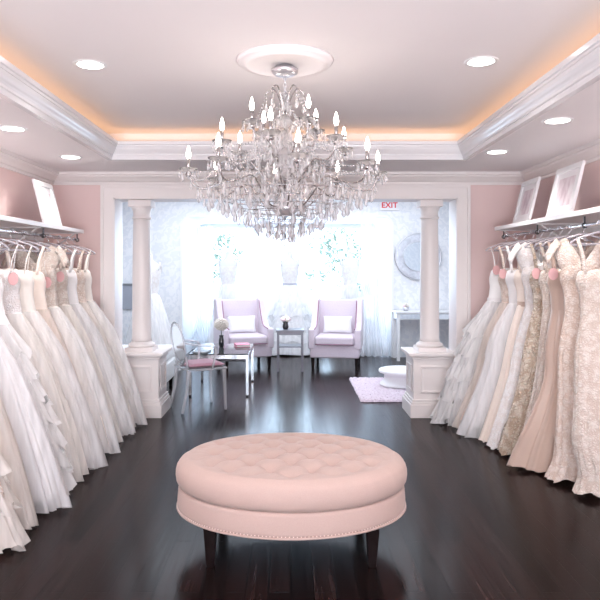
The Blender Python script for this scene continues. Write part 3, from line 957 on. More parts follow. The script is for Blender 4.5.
    if top_style in ('strap', 'strapless'):
        for s in (-1, 1):
            wth = 0.011 if top_style == 'strap' else 0.0035
            x0 = 0.095 * s
            m = MB()
            f = [(x0, -0.055, neck - 0.03), (x0 * 1.15, -0.04, lerp(neck, hz, 0.5)), (0.135 * s, -0.008, hz + 0.008), (0.135 * s, 0.008, hz + 0.008), (x0 * 1.15, 0.04, lerp(neck, hz, 0.5)), (x0, 0.05, neck - 0.07)]
            rows = [[(p[0] - wth, p[1], p[2]), (p[0] + wth, p[1], p[2])] for p in curve_pts(f, 16)]
            m.grid(rows).build('strap', bm_, t, solid=0.004)
    elif top_style == 'cap':
        # lace yoke with cap sleeves falling over the shoulders and a V neck
        m = MB(); rows = []
        for j in range(9):
            u = j / 8
            row = []
            for q in range(48):
                a = 2 * pi * q / 48
                ca, sa = cos(a), sin(a)
                front = smooth01((-sa + 0.3) / 1.0)
                hw = spline([(0, 0.146), (0.5, 0.185), (1.0, 0.20)], u)[0]
                hdp = spline([(0, 0.066), (0.5, 0.06), (1.0, 0.03)], u)[0]
                v = max(0, 1 - abs(ca) / 0.55)
                zt = lerp(neck, hz + 0.035, 1 - v * (0.95 if front > 0.5 else 0.6))
                zt -= 0.055 * max(0, abs(ca) - 0.6) / 0.4
                z = lerp(neck - 0.04, zt, u)
                row.append((hw * ca, hdp * sa, z))
            rows.append(row)
        m.grid(rows, True).build('yoke', bm_, t)
        for s in (-1, 1):
            m = MB(); rows = []
            for j in range(8):
                u = j / 7
                row = []
                for q in range(14):
                    a = lerp(-1.9, 1.9, q / 13)
                    cx_ = s * lerp(0.15, 0.235, u); zz = lerp(hz + 0.03, hz - 0.10, u ** 1.4)
                    rr = lerp(0.03, 0.075, u)
                    row.append((cx_ + s * 0.02 * cos(a), rr * sin(a), zz - 0.035 * (1 - cos(a)) + 0.006 * sin(q * 2.2)))
                rows.append(row)
            m.grid(rows).build('cap_sleeve', bm_, t, solid=0.003)
    if belt:
        rows = []
        for z in (waist - 0.018, waist - 0.012, waist + 0.016, waist + 0.022):
            rows.append([((wout + win) / 2 + ((wout - win) / 2 + 0.006) * cos(2 * pi * q / 48), 0.064 * sin(2 * pi * q / 48), z) for q in range(48)])
        MB().grid(rows, True).build('belt', belt, t)
        m = MB()
        for k in range(7):
            a = 2 * pi * k / 6
            rr = 0 if k == 6 else 0.016
            m.gem((0.03 + rr * cos(a), -0.068, waist + rr * sin(a)), 0.009, 0.011)
        m.build('brooch', M['brushed'], t)
    if tag_pos:
        tx, tz = tag_pos
        m = MB()
        pts = [(tx + 0.033 * cos(2 * pi * q / 28), tz + 0.044 * sin(2 * pi * q / 28)) for q in range(28)]
        m.prism(pts, 'y', -0.080, -0.077)
        tg = m.build('price_tag', M['tag'], t)
        MB().tube([(tx, -0.0785, tz + 0.043), (tx * 0.8, -0.075, tz + 0.10), (tx * 0.7, -0.03, hz)], 0.0012, 4).build('tag_string', M['white_cloth'], tg)
        tg['label'] = 'pink tag'
    return t

P_BALL = lambda e: [(0.02, e, -0.23), (0.30, e * 0.88, -0.23), (0.60, e * 0.72, -0.22), (0.90, e * 0.53, -0.18), (1.19, 0.165, -0.13)]
P_ALINE = lambda e: [(0.02, e, -0.24), (0.30, e * 0.80, -0.22), (0.60, e * 0.60, -0.19), (0.90, e * 0.42 + 0.02, -0.15), (1.19, 0.118, -0.118)]
P_MERM = lambda e: [(0.02, e, -0.24), (0.15, e * 0.78, -0.22), (0.35, max(e * 0.48, 0.17), -0.17), (0.60, 0.16, -0.15), (0.90, 0.158, -0.15), (1.19, 0.118, -0.118)]
ORD = ['first', 'second', 'third', 'fourth', 'fifth', 'sixth', 'seventh', 'eighth', 'ninth', 'tenth', 'eleventh', 'twelfth', 'thirteenth', 'fourteenth', 'fifteenth']

# left rack, from the far end wall towards the viewer
LEFT = [
 (6.08, 'white tulle A-line gown', dict(prof=P_BALL(0.62), cloth=G['ivory'], over=T['white'], top_style='strap', fold=0.045)),
 (5.88, 'pale blush lace gown, sheer overskirt', dict(prof=P_BALL(0.55), cloth=G['lace_blush'], over=T['ivory'], top_style='strap', fold=0.04)),
 (5.66, 'white tulle gown with thin straps', dict(prof=P_BALL(0.60), cloth=G['white'], over=T['white'], top_style='strap')),
 (5.42, 'ivory slim strapped gown with pink tag', dict(prof=P_BALL(0.53), cloth=G['ivory'], over=T['ivory'], top_style='strap', tag_pos=(0.10, 1.42), neck=1.50, bodice=G['lace_ivory'])),
 (5.16, 'ivory cap sleeved lace gown, pink tag', dict(prof=P_BALL(0.60), cloth=G['ivory'], over=T['white'], top_style='cap', tag_pos=(0.10, 1.38), neck=1.52, bodice=G['lace_ivory'], hd=0.10)),
 (4.93, 'blush peach gown with smooth full skirt', dict(prof=P_BALL(0.50), cloth=G['blush'], over=T['blush'], top_style='strap', neck=1.47, fold=0.035)),
 (4.70, 'ivory strapless ballgown', dict(prof=P_BALL(0.60), cloth=G['ivory'], over=T['white'], fold=0.055, hd=0.10)),
 (4.46, 'white strapless tulle ballgown with pink tag', dict(prof=P_BALL(0.55), cloth=G['white'], over=T['ivory'], tag_pos=(0.12, 1.42), bodice=G['lace_white'])),
 (4.20, 'white ruffled many tiered organza gown', dict(prof=P_BALL(0.55), cloth=G['white'], tiers=7, neck=1.46, tag_pos=(0.12, 1.42), hd=0.10)),
 (3.93, 'pale ivory tulle ballgown with wide hem', dict(prof=P_BALL(0.60), cloth=G['white'], over=T['white'], fold=0.06, hd=0.11)),
 (3.66, 'blush gown under ivory tulle', dict(prof=P_BALL(0.52), cloth=G['blush'], over=T['ivory'], fold=0.055, hd=0.10)),
 (3.38, 'ivory ruffled tulle gown, scalloped hem', dict(prof=P_BALL(0.56), cloth=G['lace_ivory'], tiers=6, tier_mat=T['ivory'], hd=0.11)),
]
for i, (y, look, kw) in enumerate(LEFT):
    rz = 0.17 + random.uniform(-0.06, 0.06)
    make_hanger(RXL, y, rz, RZL, 'clear hanger holding the %s gown from the end wall on the left rail' % ORD[i], 'left')
    gown(RXL, y, rz, '%s, %s from the end wall on the left rail' % (look, ORD[i]), 'gowns on the left rail', seed=100 + i, zr=RZL, **kw)

RIGHT = [
 (6.07, 'white tiered tulle gown with crystal brooch', dict(prof=P_BALL(0.62), cloth=G['white'], over=T['white'], tiers=5, tier_mat=T['ruffle'], tag_pos=(0.09, 1.47), belt=G['white_satin'], hd=0.085)),
 (5.82, 'blush lace A-line gown', dict(prof=P_ALINE(0.50), cloth=G['lace_blush'], over=T['blush'], top_style='strap', tag_pos=(0.11, 1.44))),
 (5.62, 'white satin A-line gown', dict(prof=P_ALINE(0.52), cloth=G['white_satin'], over=T['white'], top_style='strap', fold=0.04)),
 (5.41, 'blush satin sheath gown with belt', dict(prof=P_ALINE(0.42), cloth=G['blush'], top_style='strap', belt=G['satin'], fold=0.03)),
 (5.23, 'ivory cap sleeved lace gown', dict(prof=P_ALINE(0.41), cloth=G['lace_white'], top_style='cap', neck=1.52, fold=0.03)),
 (5.05, 'champagne floral lace gown', dict(prof=P_ALINE(0.38), cloth=G['lace_gold'], top_style='strap', tag_pos=(0.10, 1.45), fold=0.035)),
 (4.86, 'pale slim lace gown', dict(prof=P_ALINE(0.30), cloth=G['lace_ivory'], top_style='strap', fold=0.03)),
 (4.70, 'tan satin gown, flared hem, pink tag', dict(prof=[(0.02, 0.42, -0.24), (0.20, 0.35, -0.22), (0.45, 0.24, -0.18), (0.70, 0.165, -0.155), (0.92, 0.158, -0.15), (1.19, 0.118, -0.118)], cloth=G['satin'], top_style='strap', tag_pos=(0.11, 1.45), fold=0.045)),
 (4.47, 'cream cap sleeved fitted lace gown', dict(prof=P_MERM(0.24), cloth=G['lace_blush'], top_style='cap', neck=1.52, fold=0.03)),
 (4.22, 'ivory lace sheath gown with thin straps', dict(prof=P_MERM(0.17), cloth=G['lace_ivory'], top_style='strap', fold=0.02)),
]
for i, (y, look, kw) in enumerate(RIGHT):
    rz = pi - 0.30 + random.uniform(-0.03, 0.03)
    make_hanger(RXR, y, rz, RZR, 'clear hanger holding the %s gown from the end wall on the right rail' % ORD[i], 'right')
    # the right rack's gowns are turned half round, so the side seen is local +y: mirror y by turning the other way
    g = gown(RXR, y, rz, '%s, %s from the end wall on the right rail' % (look, ORD[i]), 'gowns on the right rail', seed=300 + i, zr=RZR, **{'hd': 0.074, **kw})
    g.scale = (1, -1, 1)

# ------------------------------------------------------------------ framed pictures on the shelves
def picture(side, y0, y1, h, zt, xb, xt, label):
    """leaning frame: bottom edge at xb on the shelf, top edge at xt near the wall"""
    t = thing('picture_frame', label, 'picture frame', (xb, (y0 + y1) / 2, zt), 0, 'framed pictures on the wall shelves')
    wd = abs(y1 - y0); lean = math.atan2(abs(xt - xb), h)
    s = side
    c_, s_ = cos(lean), sin(lean)
    def P(u, v, d):   # u along y, v up the frame, d out of its face towards the room
        return (s * (v * s_) - s * d * c_, u, v * c_ + d * s_)
    def slab(mb, u0, u1, v0, v1, d0, d1):
        vs = [P(u, v, d) for d in (d0, d1) for v in (v0, v1) for u in (u0, u1)]
        mb.add(vs, [(0, 2, 3, 1), (4, 5, 7, 6), (0, 1, 5, 4), (2, 6, 7, 3), (0, 4, 6, 2), (1, 3, 7, 5)])
        return mb
    b = 0.045; u = wd / 2
    f = MB(); slab(f, -u, u, 0, b, 0, 0.024); slab(f, -u, u, h - b, h, 0, 0.024); slab(f, -u, -u + b, b, h - b, 0, 0.024); slab(f, u - b, u, b, h - b, 0, 0.024)
    f.build('frame', M['pure_white'], t, bevel=0.004)
    slab(MB(), -u + b, u - b, b, h - b, 0.002, 0.010).build('mat_board', M['sign_white'], t)
    slab(MB(), -u + b + 0.05, u - b - 0.05, b + 0.05, h - b - 0.05, 0.010, 0.012).build('print', M['print'], t)
    st = MB(); slab(st, -0.02, 0.02, 0.02, h * 0.55, -0.012, 0)
    st.build('easel_back', M['sign_white'], t)
def mk_print():
    m = mat('faded_pink_print', (0.78, 0.66, 0.70), 0.5)
    b = m.node_tree.nodes['Principled BSDF']
    v = coords(m, scale=(3, 9, 4))
    n = N(m, 'ShaderNodeTexNoise'); n.inputs['Scale'].default_value = 1.8; n.inputs['Detail'].default_value = 3
    L(m, v, n.inputs['Vector'])
    L(m, ramp(m, n.outputs['Fac'], [(0.35, (0.62, 0.50, 0.55)), (0.5, (0.78, 0.68, 0.72)), (0.65, (0.84, 0.79, 0.81))]), b.inputs['Base Color'])
    return m
M['print'] = mk_print()
picture(-1, 5.50, 5.92, 0.40, ZSL, -2.10, -2.20, 'white framed pale print leaning on the left shelf')
picture(1, 5.70, 6.12, 0.42, ZSR, 2.10, 2.20, 'white framed pale print on the right shelf, farther one')
picture(1, 4.84, 5.32, 0.42, ZSR, 2.10, 2.20, 'white framed pale print on the right shelf, nearer one')

# ------------------------------------------------------------------ salon furniture
def armchair(loc, rz, label):
    """faces local -y; 0.74 wide"""
    t = thing('armchair', label, 'armchair', loc, rz, 'lilac armchairs by the bay window')
    def rbox(name, x0, x1, y0, y1, z0, z1, m, bev, par=t):
        return MB().box(x0, x1, y0, y1, z0, z1).build(name, m, par, bevel=bev, seg=4)
    rbox('seat_base', -0.36, 0.36, -0.34, 0.36, 0.17, 0.36, M['lilac'], 0.02)
    cu = rbox('seat_cushion', -0.285, 0.285, -0.375, 0.24, 0.355, 0.49, M['lilac'], 0.04)
    pts = [(-0.275, -0.372, 0.372), (0.275, -0.372, 0.372)]
    MB().tube(pts, 0.007, 6).build('piping', M['mauve_pipe'], cu)
    # reclined back
    b = MB(); rows = []
    for z, y in ((0.36, 0.20), (0.6, 0.235), (0.85, 0.285), (1.0, 0.32)):
        rows.append([(-0.33, y, z), (0.33, y, z), (0.33, y + 0.13, z - 0.01), (-0.33, y + 0.13, z - 0.01)])
    b.grid(rows, True, False, True, True).build('backrest', M['lilac'], t, bevel=0.025, seg=4)
    for s in (-1, 1):
        # wing: tall at the back, sweeping down to the arm
        poly = [(0.40, 0.30), (0.45, 1.0), (0.30, 1.02), (0.20, 0.99), (0.10, 0.80), (0.00, 0.66), (-0.10, 0.60), (-0.33, 0.585), (-0.345, 0.30)]
        m = MB().prism(poly, 'x', s * 0.29, s * 0.385)
        wng = m.build('wing_arm', M['lilac'], t, bevel=0.018, seg=3)
        edge = curve_pts([(s * 0.292, 0.20, 0.985), (s * 0.292, 0.10, 0.80), (s * 0.292, 0.0, 0.665), (s * 0.292, -0.10, 0.61), (s * 0.292, -0.33, 0.59)], 20)
        MB().tube(edge, 0.008, 6).build('piping', M['mauve_pipe'], wng)
        for y in (-0.30, 0.33):
            rows = [[(s * 0.32 - 0.018, y - 0.018, 0), (s * 0.32 + 0.018, y - 0.018, 0), (s * 0.32 + 0.018, y + 0.018, 0), (s * 0.32 - 0.018, y + 0.018, 0)],
                    [(s * 0.32 - 0.026, y - 0.026, 0.175), (s * 0.32 + 0.026, y - 0.026, 0.175), (s * 0.32 + 0.026, y + 0.026, 0.175), (s * 0.32 - 0.026, y + 0.026, 0.175)]]
            MB().grid(rows, True, False, True, True).build('leg', M['dark_wood'], t)
    return t
armchair((0.685, 9.80, 0), -0.16, 'lilac wing armchair right of the small side table')
armchair((-0.72, 9.86, 0), 0.30, 'lilac wing armchair left of the small side table, behind the coffee table')

def pillow(loc, rz, label):
    rows = []
    W_, H_ = 0.22, 0.13
    m = MB()
    for sgn in (-1, 1):
        rows = []
        for j in range(13):
            v = j / 12 * 2 - 1
            rows.append([])
            for i in range(17):
                u = i / 16 * 2 - 1
                th = 0.055 * ((1 - u ** 4) * (1 - v ** 4)) ** 0.5
                pin = 1 - 0.06 * (u * u * v * v)
                rows[-1].append((u * W_ * (1 - 0.05 * (1 - v * v)) , sgn * th, v * H_ * (1 - 0.06 * (1 - u * u))))
        m.grid(rows)
    o = m.build('cushion', M['white_cloth'])
    o.location = loc; o.rotation_euler = (-0.2, 0, rz)
    tag(o, label, 'cushion', 'white cushions on the armchairs')
pillow((0.71, 9.905, 0.625), -0.16, 'white lumbar cushion on the armchair right of the side table')
pillow((-0.755, 9.955, 0.625), 0.30, 'white lumbar cushion on the armchair behind the coffee table')

# side table
def side_table():
    t = thing('side_table', 'square silver side table between the two armchairs', 'side table', (-0.012, 9.48, 0))
    MB().box(-0.20, 0.20, -0.19, 0.19, 0.565, 0.595).build('table_top', M['table_grey'], t, bevel=0.004)
    MB().box(-0.19, 0.19, -0.18, 0.18, 0.525, 0.565).build('apron', M['table_grey'], t)
    MB().box(-0.17, 0.17, -0.165, 0.165, 0.345, 0.36).build('shelf', M['table_grey'], t)
    for sx in (-1, 1):
        for sy in (-1, 1):
            MB().box(sx * 0.19, sx * 0.16, sy * 0.18, sy * 0.15, 0, 0.525).build('leg', M['table_grey'], t)
M['table_grey'] = mat('antique_silver_leaf', (0.16, 0.155, 0.18), 0.35, 0.5)
side_table()

# rounded bouquets
def vase(x, y, z, r, h, m, label, name='vase'):
    return tag(MB().lathe([(r * 0.7, z), (r, z + h * 0.25), (r * 0.95, z + h * 0.6), (r * 0.7, z + h * 0.85), (r * 0.85, z + h), (r * 0.78, z + h), (r * 0.6, z + h * 0.85), (r * 0.6, z + h * 0.5)], x, y, 20, True, True)
               .build(name, m), label, 'vase')
def flower_ball(t_loc, R, stem, m, label, name, group=None, petals=140, seed=1):
    t = thing(name, label, 'flower', t_loc, 0, group)
    rnd = random.Random(seed)
    b = MB()
    for k in range(petals):
        zc = 1 - 2 * (k + 0.5) / petals; a = k * 2.39996
        rr = sqrt(1 - zc * zc); q = R * rnd.uniform(0.88, 1.0)
        c = (q * rr * cos(a), q * rr * sin(a), stem + R * 0.75 + q * zc * 0.9)
        b.ball(c, R * 0.2, 6, 4, (1, 1, 0.6))
    b.ball((0, 0, stem + R * 0.75), R * 0.85, 12, 8)
    b.build('bloom', m, t)
    MB().tube([(0, 0, 0), (0, 0, stem + 0.01)], 0.005, 6).build('stem', M['dark_leaf'], t)
    return t
vase(-0.08, 9.46, 0.595, 0.045, 0.11, M['dark_glass'], 'small dark vase of pink roses on the square side table')
rnd = random.Random(3)
for k, (dx, dy, dz) in enumerate(((0, 0, 0.115), (0.05, 0.0, 0.09), (-0.05, 0.0, 0.09), (0.025, -0.045, 0.08), (-0.03, -0.045, 0.085), (0.03, 0.045, 0.10), (-0.03, 0.04, 0.10))):
    t = thing('rose', 'pale pink rose in the dark vase on the square side table', 'flower', (-0.08 + dx * 0.35, 9.46 + dy * 0.35, 0.65), 0, 'roses in the dark vase')
    b = MB()
    for q in range(9):
        a = q * 2.4
        b.ball((dx * 0.65 + 0.016 * cos(a) * (q / 9), dy * 0.65 + 0.016 * sin(a) * (q / 9), dz + 0.012 - 0.002 * q), 0.020, 7, 5)
    b.build('bloom', M['pink_petal'] if k % 3 else M['petal'], t)
    MB().tube([(0, 0, 0), (dx * 0.65, dy * 0.65, dz)], 0.004, 5).build('stem', M['dark_leaf'], t)

# coffee table with chrome frame and glass top
def coffee_table():
    t = thing('coffee_table', 'glass topped chrome coffee table beside the ghost chair', 'coffee table', (-0.835, 8.02, 0))
    hx, hy = 0.345, 0.52
    MB().box(-hx, hx, -hy, hy, 0.485, 0.497).build('glass_top', M['glass_top'], t, bevel=0.003)
    f = MB()
    f.box(-hx, hx, -hy, -hy + 0.03, 0.44, 0.484).box(-hx, hx, hy - 0.03, hy, 0.44, 0.484).box(-hx, -hx + 0.03, -hy + 0.03, hy - 0.03, 0.44, 0.484).box(hx - 0.03, hx, -hy + 0.03, hy - 0.03, 0.44, 0.484)
    f.build('frame', M['chrome'], t)
    for sx in (-1, 1):
        for sy in (-1, 1):
            lg = MB().box(sx * hx, sx * (hx - 0.03), sy * hy, sy * (hy - 0.03), 0.02, 0.44).build('leg', M['chrome'], t)
            MB().box(sx * hx, sx * (hx - 0.03), sy * hy, sy * (hy - 0.03), 0, 0.02).build('foot', M['dark_metal'], lg)
    MB().box(-hx + 0.03, hx - 0.03, -hy + 0.03, hy - 0.03, 0.405, 0.412).build('lower_shelf', M['dark_glass'], t)
    return t
coffee_table()
vase(-0.87, 8.12, 0.497, 0.034, 0.15, M['dark_glass'], 'slim dark vase on the glass coffee table')
flower_ball((-0.87, 8.12, 0.57), 0.085, 0.15, M['petal'], 'round cream hydrangea in the slim vase on the coffee table', 'hydrangea')
def book(x, y, z, w_, d_, h_, rz, m, label, name='book'):
    t = thing(name, label, 'book' if name == 'book' else 'magazine', (x, y, z), rz)
    c = MB().box(-w_, w_, -d_, d_, 0, 0.004).box(-w_, w_, -d_, d_, h_ - 0.004, h_).box(-w_, -w_ + 0.005, -d_, d_, 0.004, h_ - 0.004)
    c.build('cover', m, t)
    MB().box(-w_ + 0.005, w_ - 0.006, -d_ + 0.006, d_ - 0.006, 0.004, h_ - 0.004).build('pages', M['paper'], t)
book(-0.62, 8.25, 0.497, 0.09, 0.12, 0.03, 0.2, M['book'], 'pink book lying on the glass coffee table')
book(-1.05, 7.68, 0.497, 0.08, 0.11, 0.014, -0.2, M['mag'], 'grey magazine lying on the glass coffee table', 'magazine')

# ghost chair
def ghost_chair():
    """faces local +x"""
    t = thing('ghost_chair', 'clear acrylic ghost chair with rose seat pad', 'chair', (-0.975, 6.93, 0), 0.50)
    MB().box(-0.21, 0.23, -0.22, 0.22, 0.425, 0.45).build('seat', M['acrylic'], t, bevel=0.01, seg=3)
    m = MB(); rows = []
    for sgn in (-1, 1):
        rows = []
        for j in range(15):
            v = j / 14 * 2 - 1
            rows.append([(u * 0.20 + 0.015, v * 0.21, 0.475 + sgn * 0.024 * ((1 - u ** 6) * (1 - v ** 6)) ** 0.5) for u in [i / 14 * 2 - 1 for i in range(15)]])
        m.grid(rows)
    m.build('seat_pad', M['rose_cloth'], t)
    for s in (-1, 1):
        MB().tube(curve_pts([(0.20, s * 0.195, 0.43), (0.205, s * 0.20, 0.25), (0.215, s * 0.205, 0.0)], 10), [0.024 - 0.0008 * i for i in range(11)], 8).build('leg', M['acrylic'], t)
        MB().tube(curve_pts([(-0.19, s * 0.19, 0.43), (-0.205, s * 0.19, 0.25), (-0.26, s * 0.195, 0.0)], 10), [0.024 - 0.0008 * i for i in range(11)], 8).build('leg', M['acrylic'], t)
        arm = curve_pts([(-0.235, s * 0.20, 0.72), (-0.12, s * 0.245, 0.70), (0.03, s * 0.25, 0.685), (0.09, s * 0.245, 0.65), (0.08, s * 0.235, 0.55), (0.06, s * 0.215, 0.44)], 20)
        MB().tube(arm, 0.013, 8).build('arm', M['acrylic'], t)
    # oval back
    ring = []
    for k in range(36):
        a = 2 * pi * k / 36
        z = 0.70 + 0.22 * sin(a)
        ring.append((-0.20 - 0.17 * (z - 0.48), 0.195 * cos(a), z))
    bk = MB().tube(ring, 0.010, 8, closed=True)
    bk.add(ring, [tuple(range(36))])
    b_ = bk.build('backrest', M['acrylic'], t)
    for s in (-1, 1):
        MB().tube([(-0.19, s * 0.17, 0.44), (-0.21, s * 0.165, 0.58)], 0.014, 8).build('back_post', M['acrylic'], t)
ghost_chair()

# white daybed at the far left
def daybed():
    t = thing('daybed', 'white upholstered daybed behind the left column pedestal', 'daybed', (-2.06, 7.75, 0))
    MB().box(-0.60, 0.60, -0.52, 0.52, 0.13, 0.36).build('frame', M['white_cloth'], t, bevel=0.02, seg=3)
    MB().box(-0.59, 0.59, -0.51, 0.51, 0.36, 0.52).build('mattress', M['white_cloth'], t, bevel=0.05, seg=4)
    MB().box(-0.60, -0.45, -0.52, 0.52, 0.36, 0.80).build('backrest', M['white_cloth'], t, bevel=0.04, seg=4)
    for sx in (-1, 1):
        for sy in (-1, 1):
            MB().lathe([(0.02, 0), (0.03, 0.135)], sx * 0.54, sy * 0.46, 12).build('leg', M['dark_wood'], t)
daybed()

# grey panel low on the back wall
def wall_panel():
    t = thing('wall_panel', 'blue grey upholstered panel with dark top rail on the back wall', 'wall panel', (-2.715, YB, 0))
    MB().box(-0.11, 0.11, -0.035, 0, 0.80, 1.19).build('panel', M['grey_cloth'], t, bevel=0.006)
    MB().box(-0.115, 0.115, -0.045, 0, 1.19, 1.225).build('top_rail', M['mag'], t)
wall_panel()

# console with round mirror
def console():
    t = thing('console_table', 'white console table against the papered wall under the round mirror', 'console table', (2.17, 10.55, 0))
    MB().box(-0.50, 0.50, -0.22, 0.22, 0.76, 0.79).build('table_top', M['pure_white'], t, bevel=0.004)
    MB().box(-0.48, 0.48, -0.20, 0.20, 0.66, 0.76).build('apron', M['pure_white'], t)
    MB().box(-0.43, 0.43, -0.206, -0.20, 0.675, 0.745).build('mirror_inset', M['mirror'], t)
    for sx in (-1, 1):
        for sy in (-1, 1):
            lg = MB().box(sx * 0.48, sx * 0.435, sy * 0.20, sy * 0.155, 0, 0.66).build('leg', M['pure_white'], t)
console()
M['silver_leaf'] = noisy(mat('pale_silver_leaf', (0.74, 0.75, 0.80), 0.35, 0.35), (0.74, 0.75, 0.80), 0.15, 20, 0.2)
def round_mirror():
    x, z = 2.11, 1.675
    t = thing('round_mirror', 'round mirror in a wide silver frame on the papered back wall', 'mirror', (x, YB, z))
    def ringm(prof, n=64):
        rows = [[(rr * cos(2 * pi * i / n), yy, rr * sin(2 * pi * i / n)) for i in range(n)] for rr, yy in prof]
        return MB().grid(rows, True)
    ringm([(0.385, 0), (0.392, -0.02), (0.385, -0.035), (0.372, -0.038), (0.364, -0.030)]).build('frame', M['brushed'], t)
    ringm([(0.366, -0.028), (0.33, -0.034), (0.255, -0.022)]).build('mirrored_border', M['silver_leaf'], t)
    ringm([(0.258, -0.02), (0.252, -0.034), (0.24, -0.034), (0.236, -0.016)]).build('inner_bead', M['brushed'], t)
    MB().prism([(0.24 * cos(2 * pi * i / 64), 0.24 * sin(2 * pi * i / 64)) for i in range(64)], 'y', -0.018, -0.012).build('glass', M['mirror'], t)
    MB().prism([(0.38 * cos(2 * pi * i / 64), 0.38 * sin(2 * pi * i / 64)) for i in range(64)], 'y', -0.012, 0).build('backing', M['brushed'], t)
round_mirror()
# small things on the console
tag(MB().lathe([(0.03, 0.79), (0.05, 0.82), (0.055, 0.85), (0.05, 0.85)], 1.86, 10.52, 16).build('bowl', M['brushed']), 'small silver bowl on the console table', 'bowl')
for k, (dx, dz) in enumerate(((-0.025, 0.0), (0.02, 0.005), (0.0, 0.03))):
    o = MB().ball((1.86 + dx, 10.52 - 0.01 * k, 0.862 + dz), 0.028, 9, 6).build('flower_head', M['petal' if k else 'pink_petal'])
    tag(o, 'small pale flower head lying in the silver bowl on the console', 'flower', 'flower heads in the silver bowl')

# exit sign
def exit_sign():
    t = thing('exit_sign', 'white exit sign with red letters high on the back wall', 'exit sign', (1.63, YB, 2.515))
    MB().box(-0.16, 0.16, -0.04, 0, -0.075, 0.085).build('sign_box', M['sign_white'], t, bevel=0.006)
    cu = bpy.data.curves.new('lettering', 'FONT'); cu.body = 'EXIT'; cu.size = 0.125; cu.extrude = 0.002
    cu.align_x = 'CENTER'; cu.align_y = 'CENTER'; cu.space_character = 1.05; cu.offset = 0.003
    cu.materials.append(M['red'])
    tmp = bpy.data.objects.new('lettering_curve', cu)
    me = bpy.data.meshes.new_from_object(tmp); me.name = 'lettering'
    bpy.data.objects.remove(tmp)
    o = bpy.data.objects.new('lettering', me); COL.objects.link(o); o.parent = t
    o.location = (0, -0.043, 0.005); o.rotation_euler = (pi / 2, 0, 0)
exit_sign()

# rug and round fitting podium
def rug():
    rnd = random.Random(5)
    x0, x1, y0, y1 = 0.775, 2.35, 7.20, 8.70
    rows = []
    n, m_ = 110, 100
    top = []
    for j in range(m_ + 1):
        row = []
        for i in range(n + 1):
            e = min(i, j, n - i, m_ - j)
            z = 0.004 if e == 0 else 0.022 + rnd.uniform(-0.007, 0.009)
            jx = rnd.uniform(-0.006, 0.006)
            row.append((lerp(x0, x1, i / n) + jx, lerp(y0, y1, j / m_) + rnd.uniform(-0.006, 0.006), z))
        rows.append(row)
    o = MB().grid(rows, False, False).build('rug', M['rug'])
    tag(o, 'lilac pink shaggy rug under the round white podium', 'rug')
rug()
pod = MB().lathe([(0.29, 0.030), (0.29, 0.05), (0.275, 0.06), (0.25, 0.085), (0.235, 0.12), (0.235, 0.155), (0.25, 0.175), (0.285, 0.185), (0.30, 0.19), (0.305, 0.205), (0.30, 0.222), (0.28, 0.228)], 1.40, 8.12, 56)
tag(pod.build('podium', M['pure_white']), 'round white fitting podium with waisted side on the rug', 'podium')

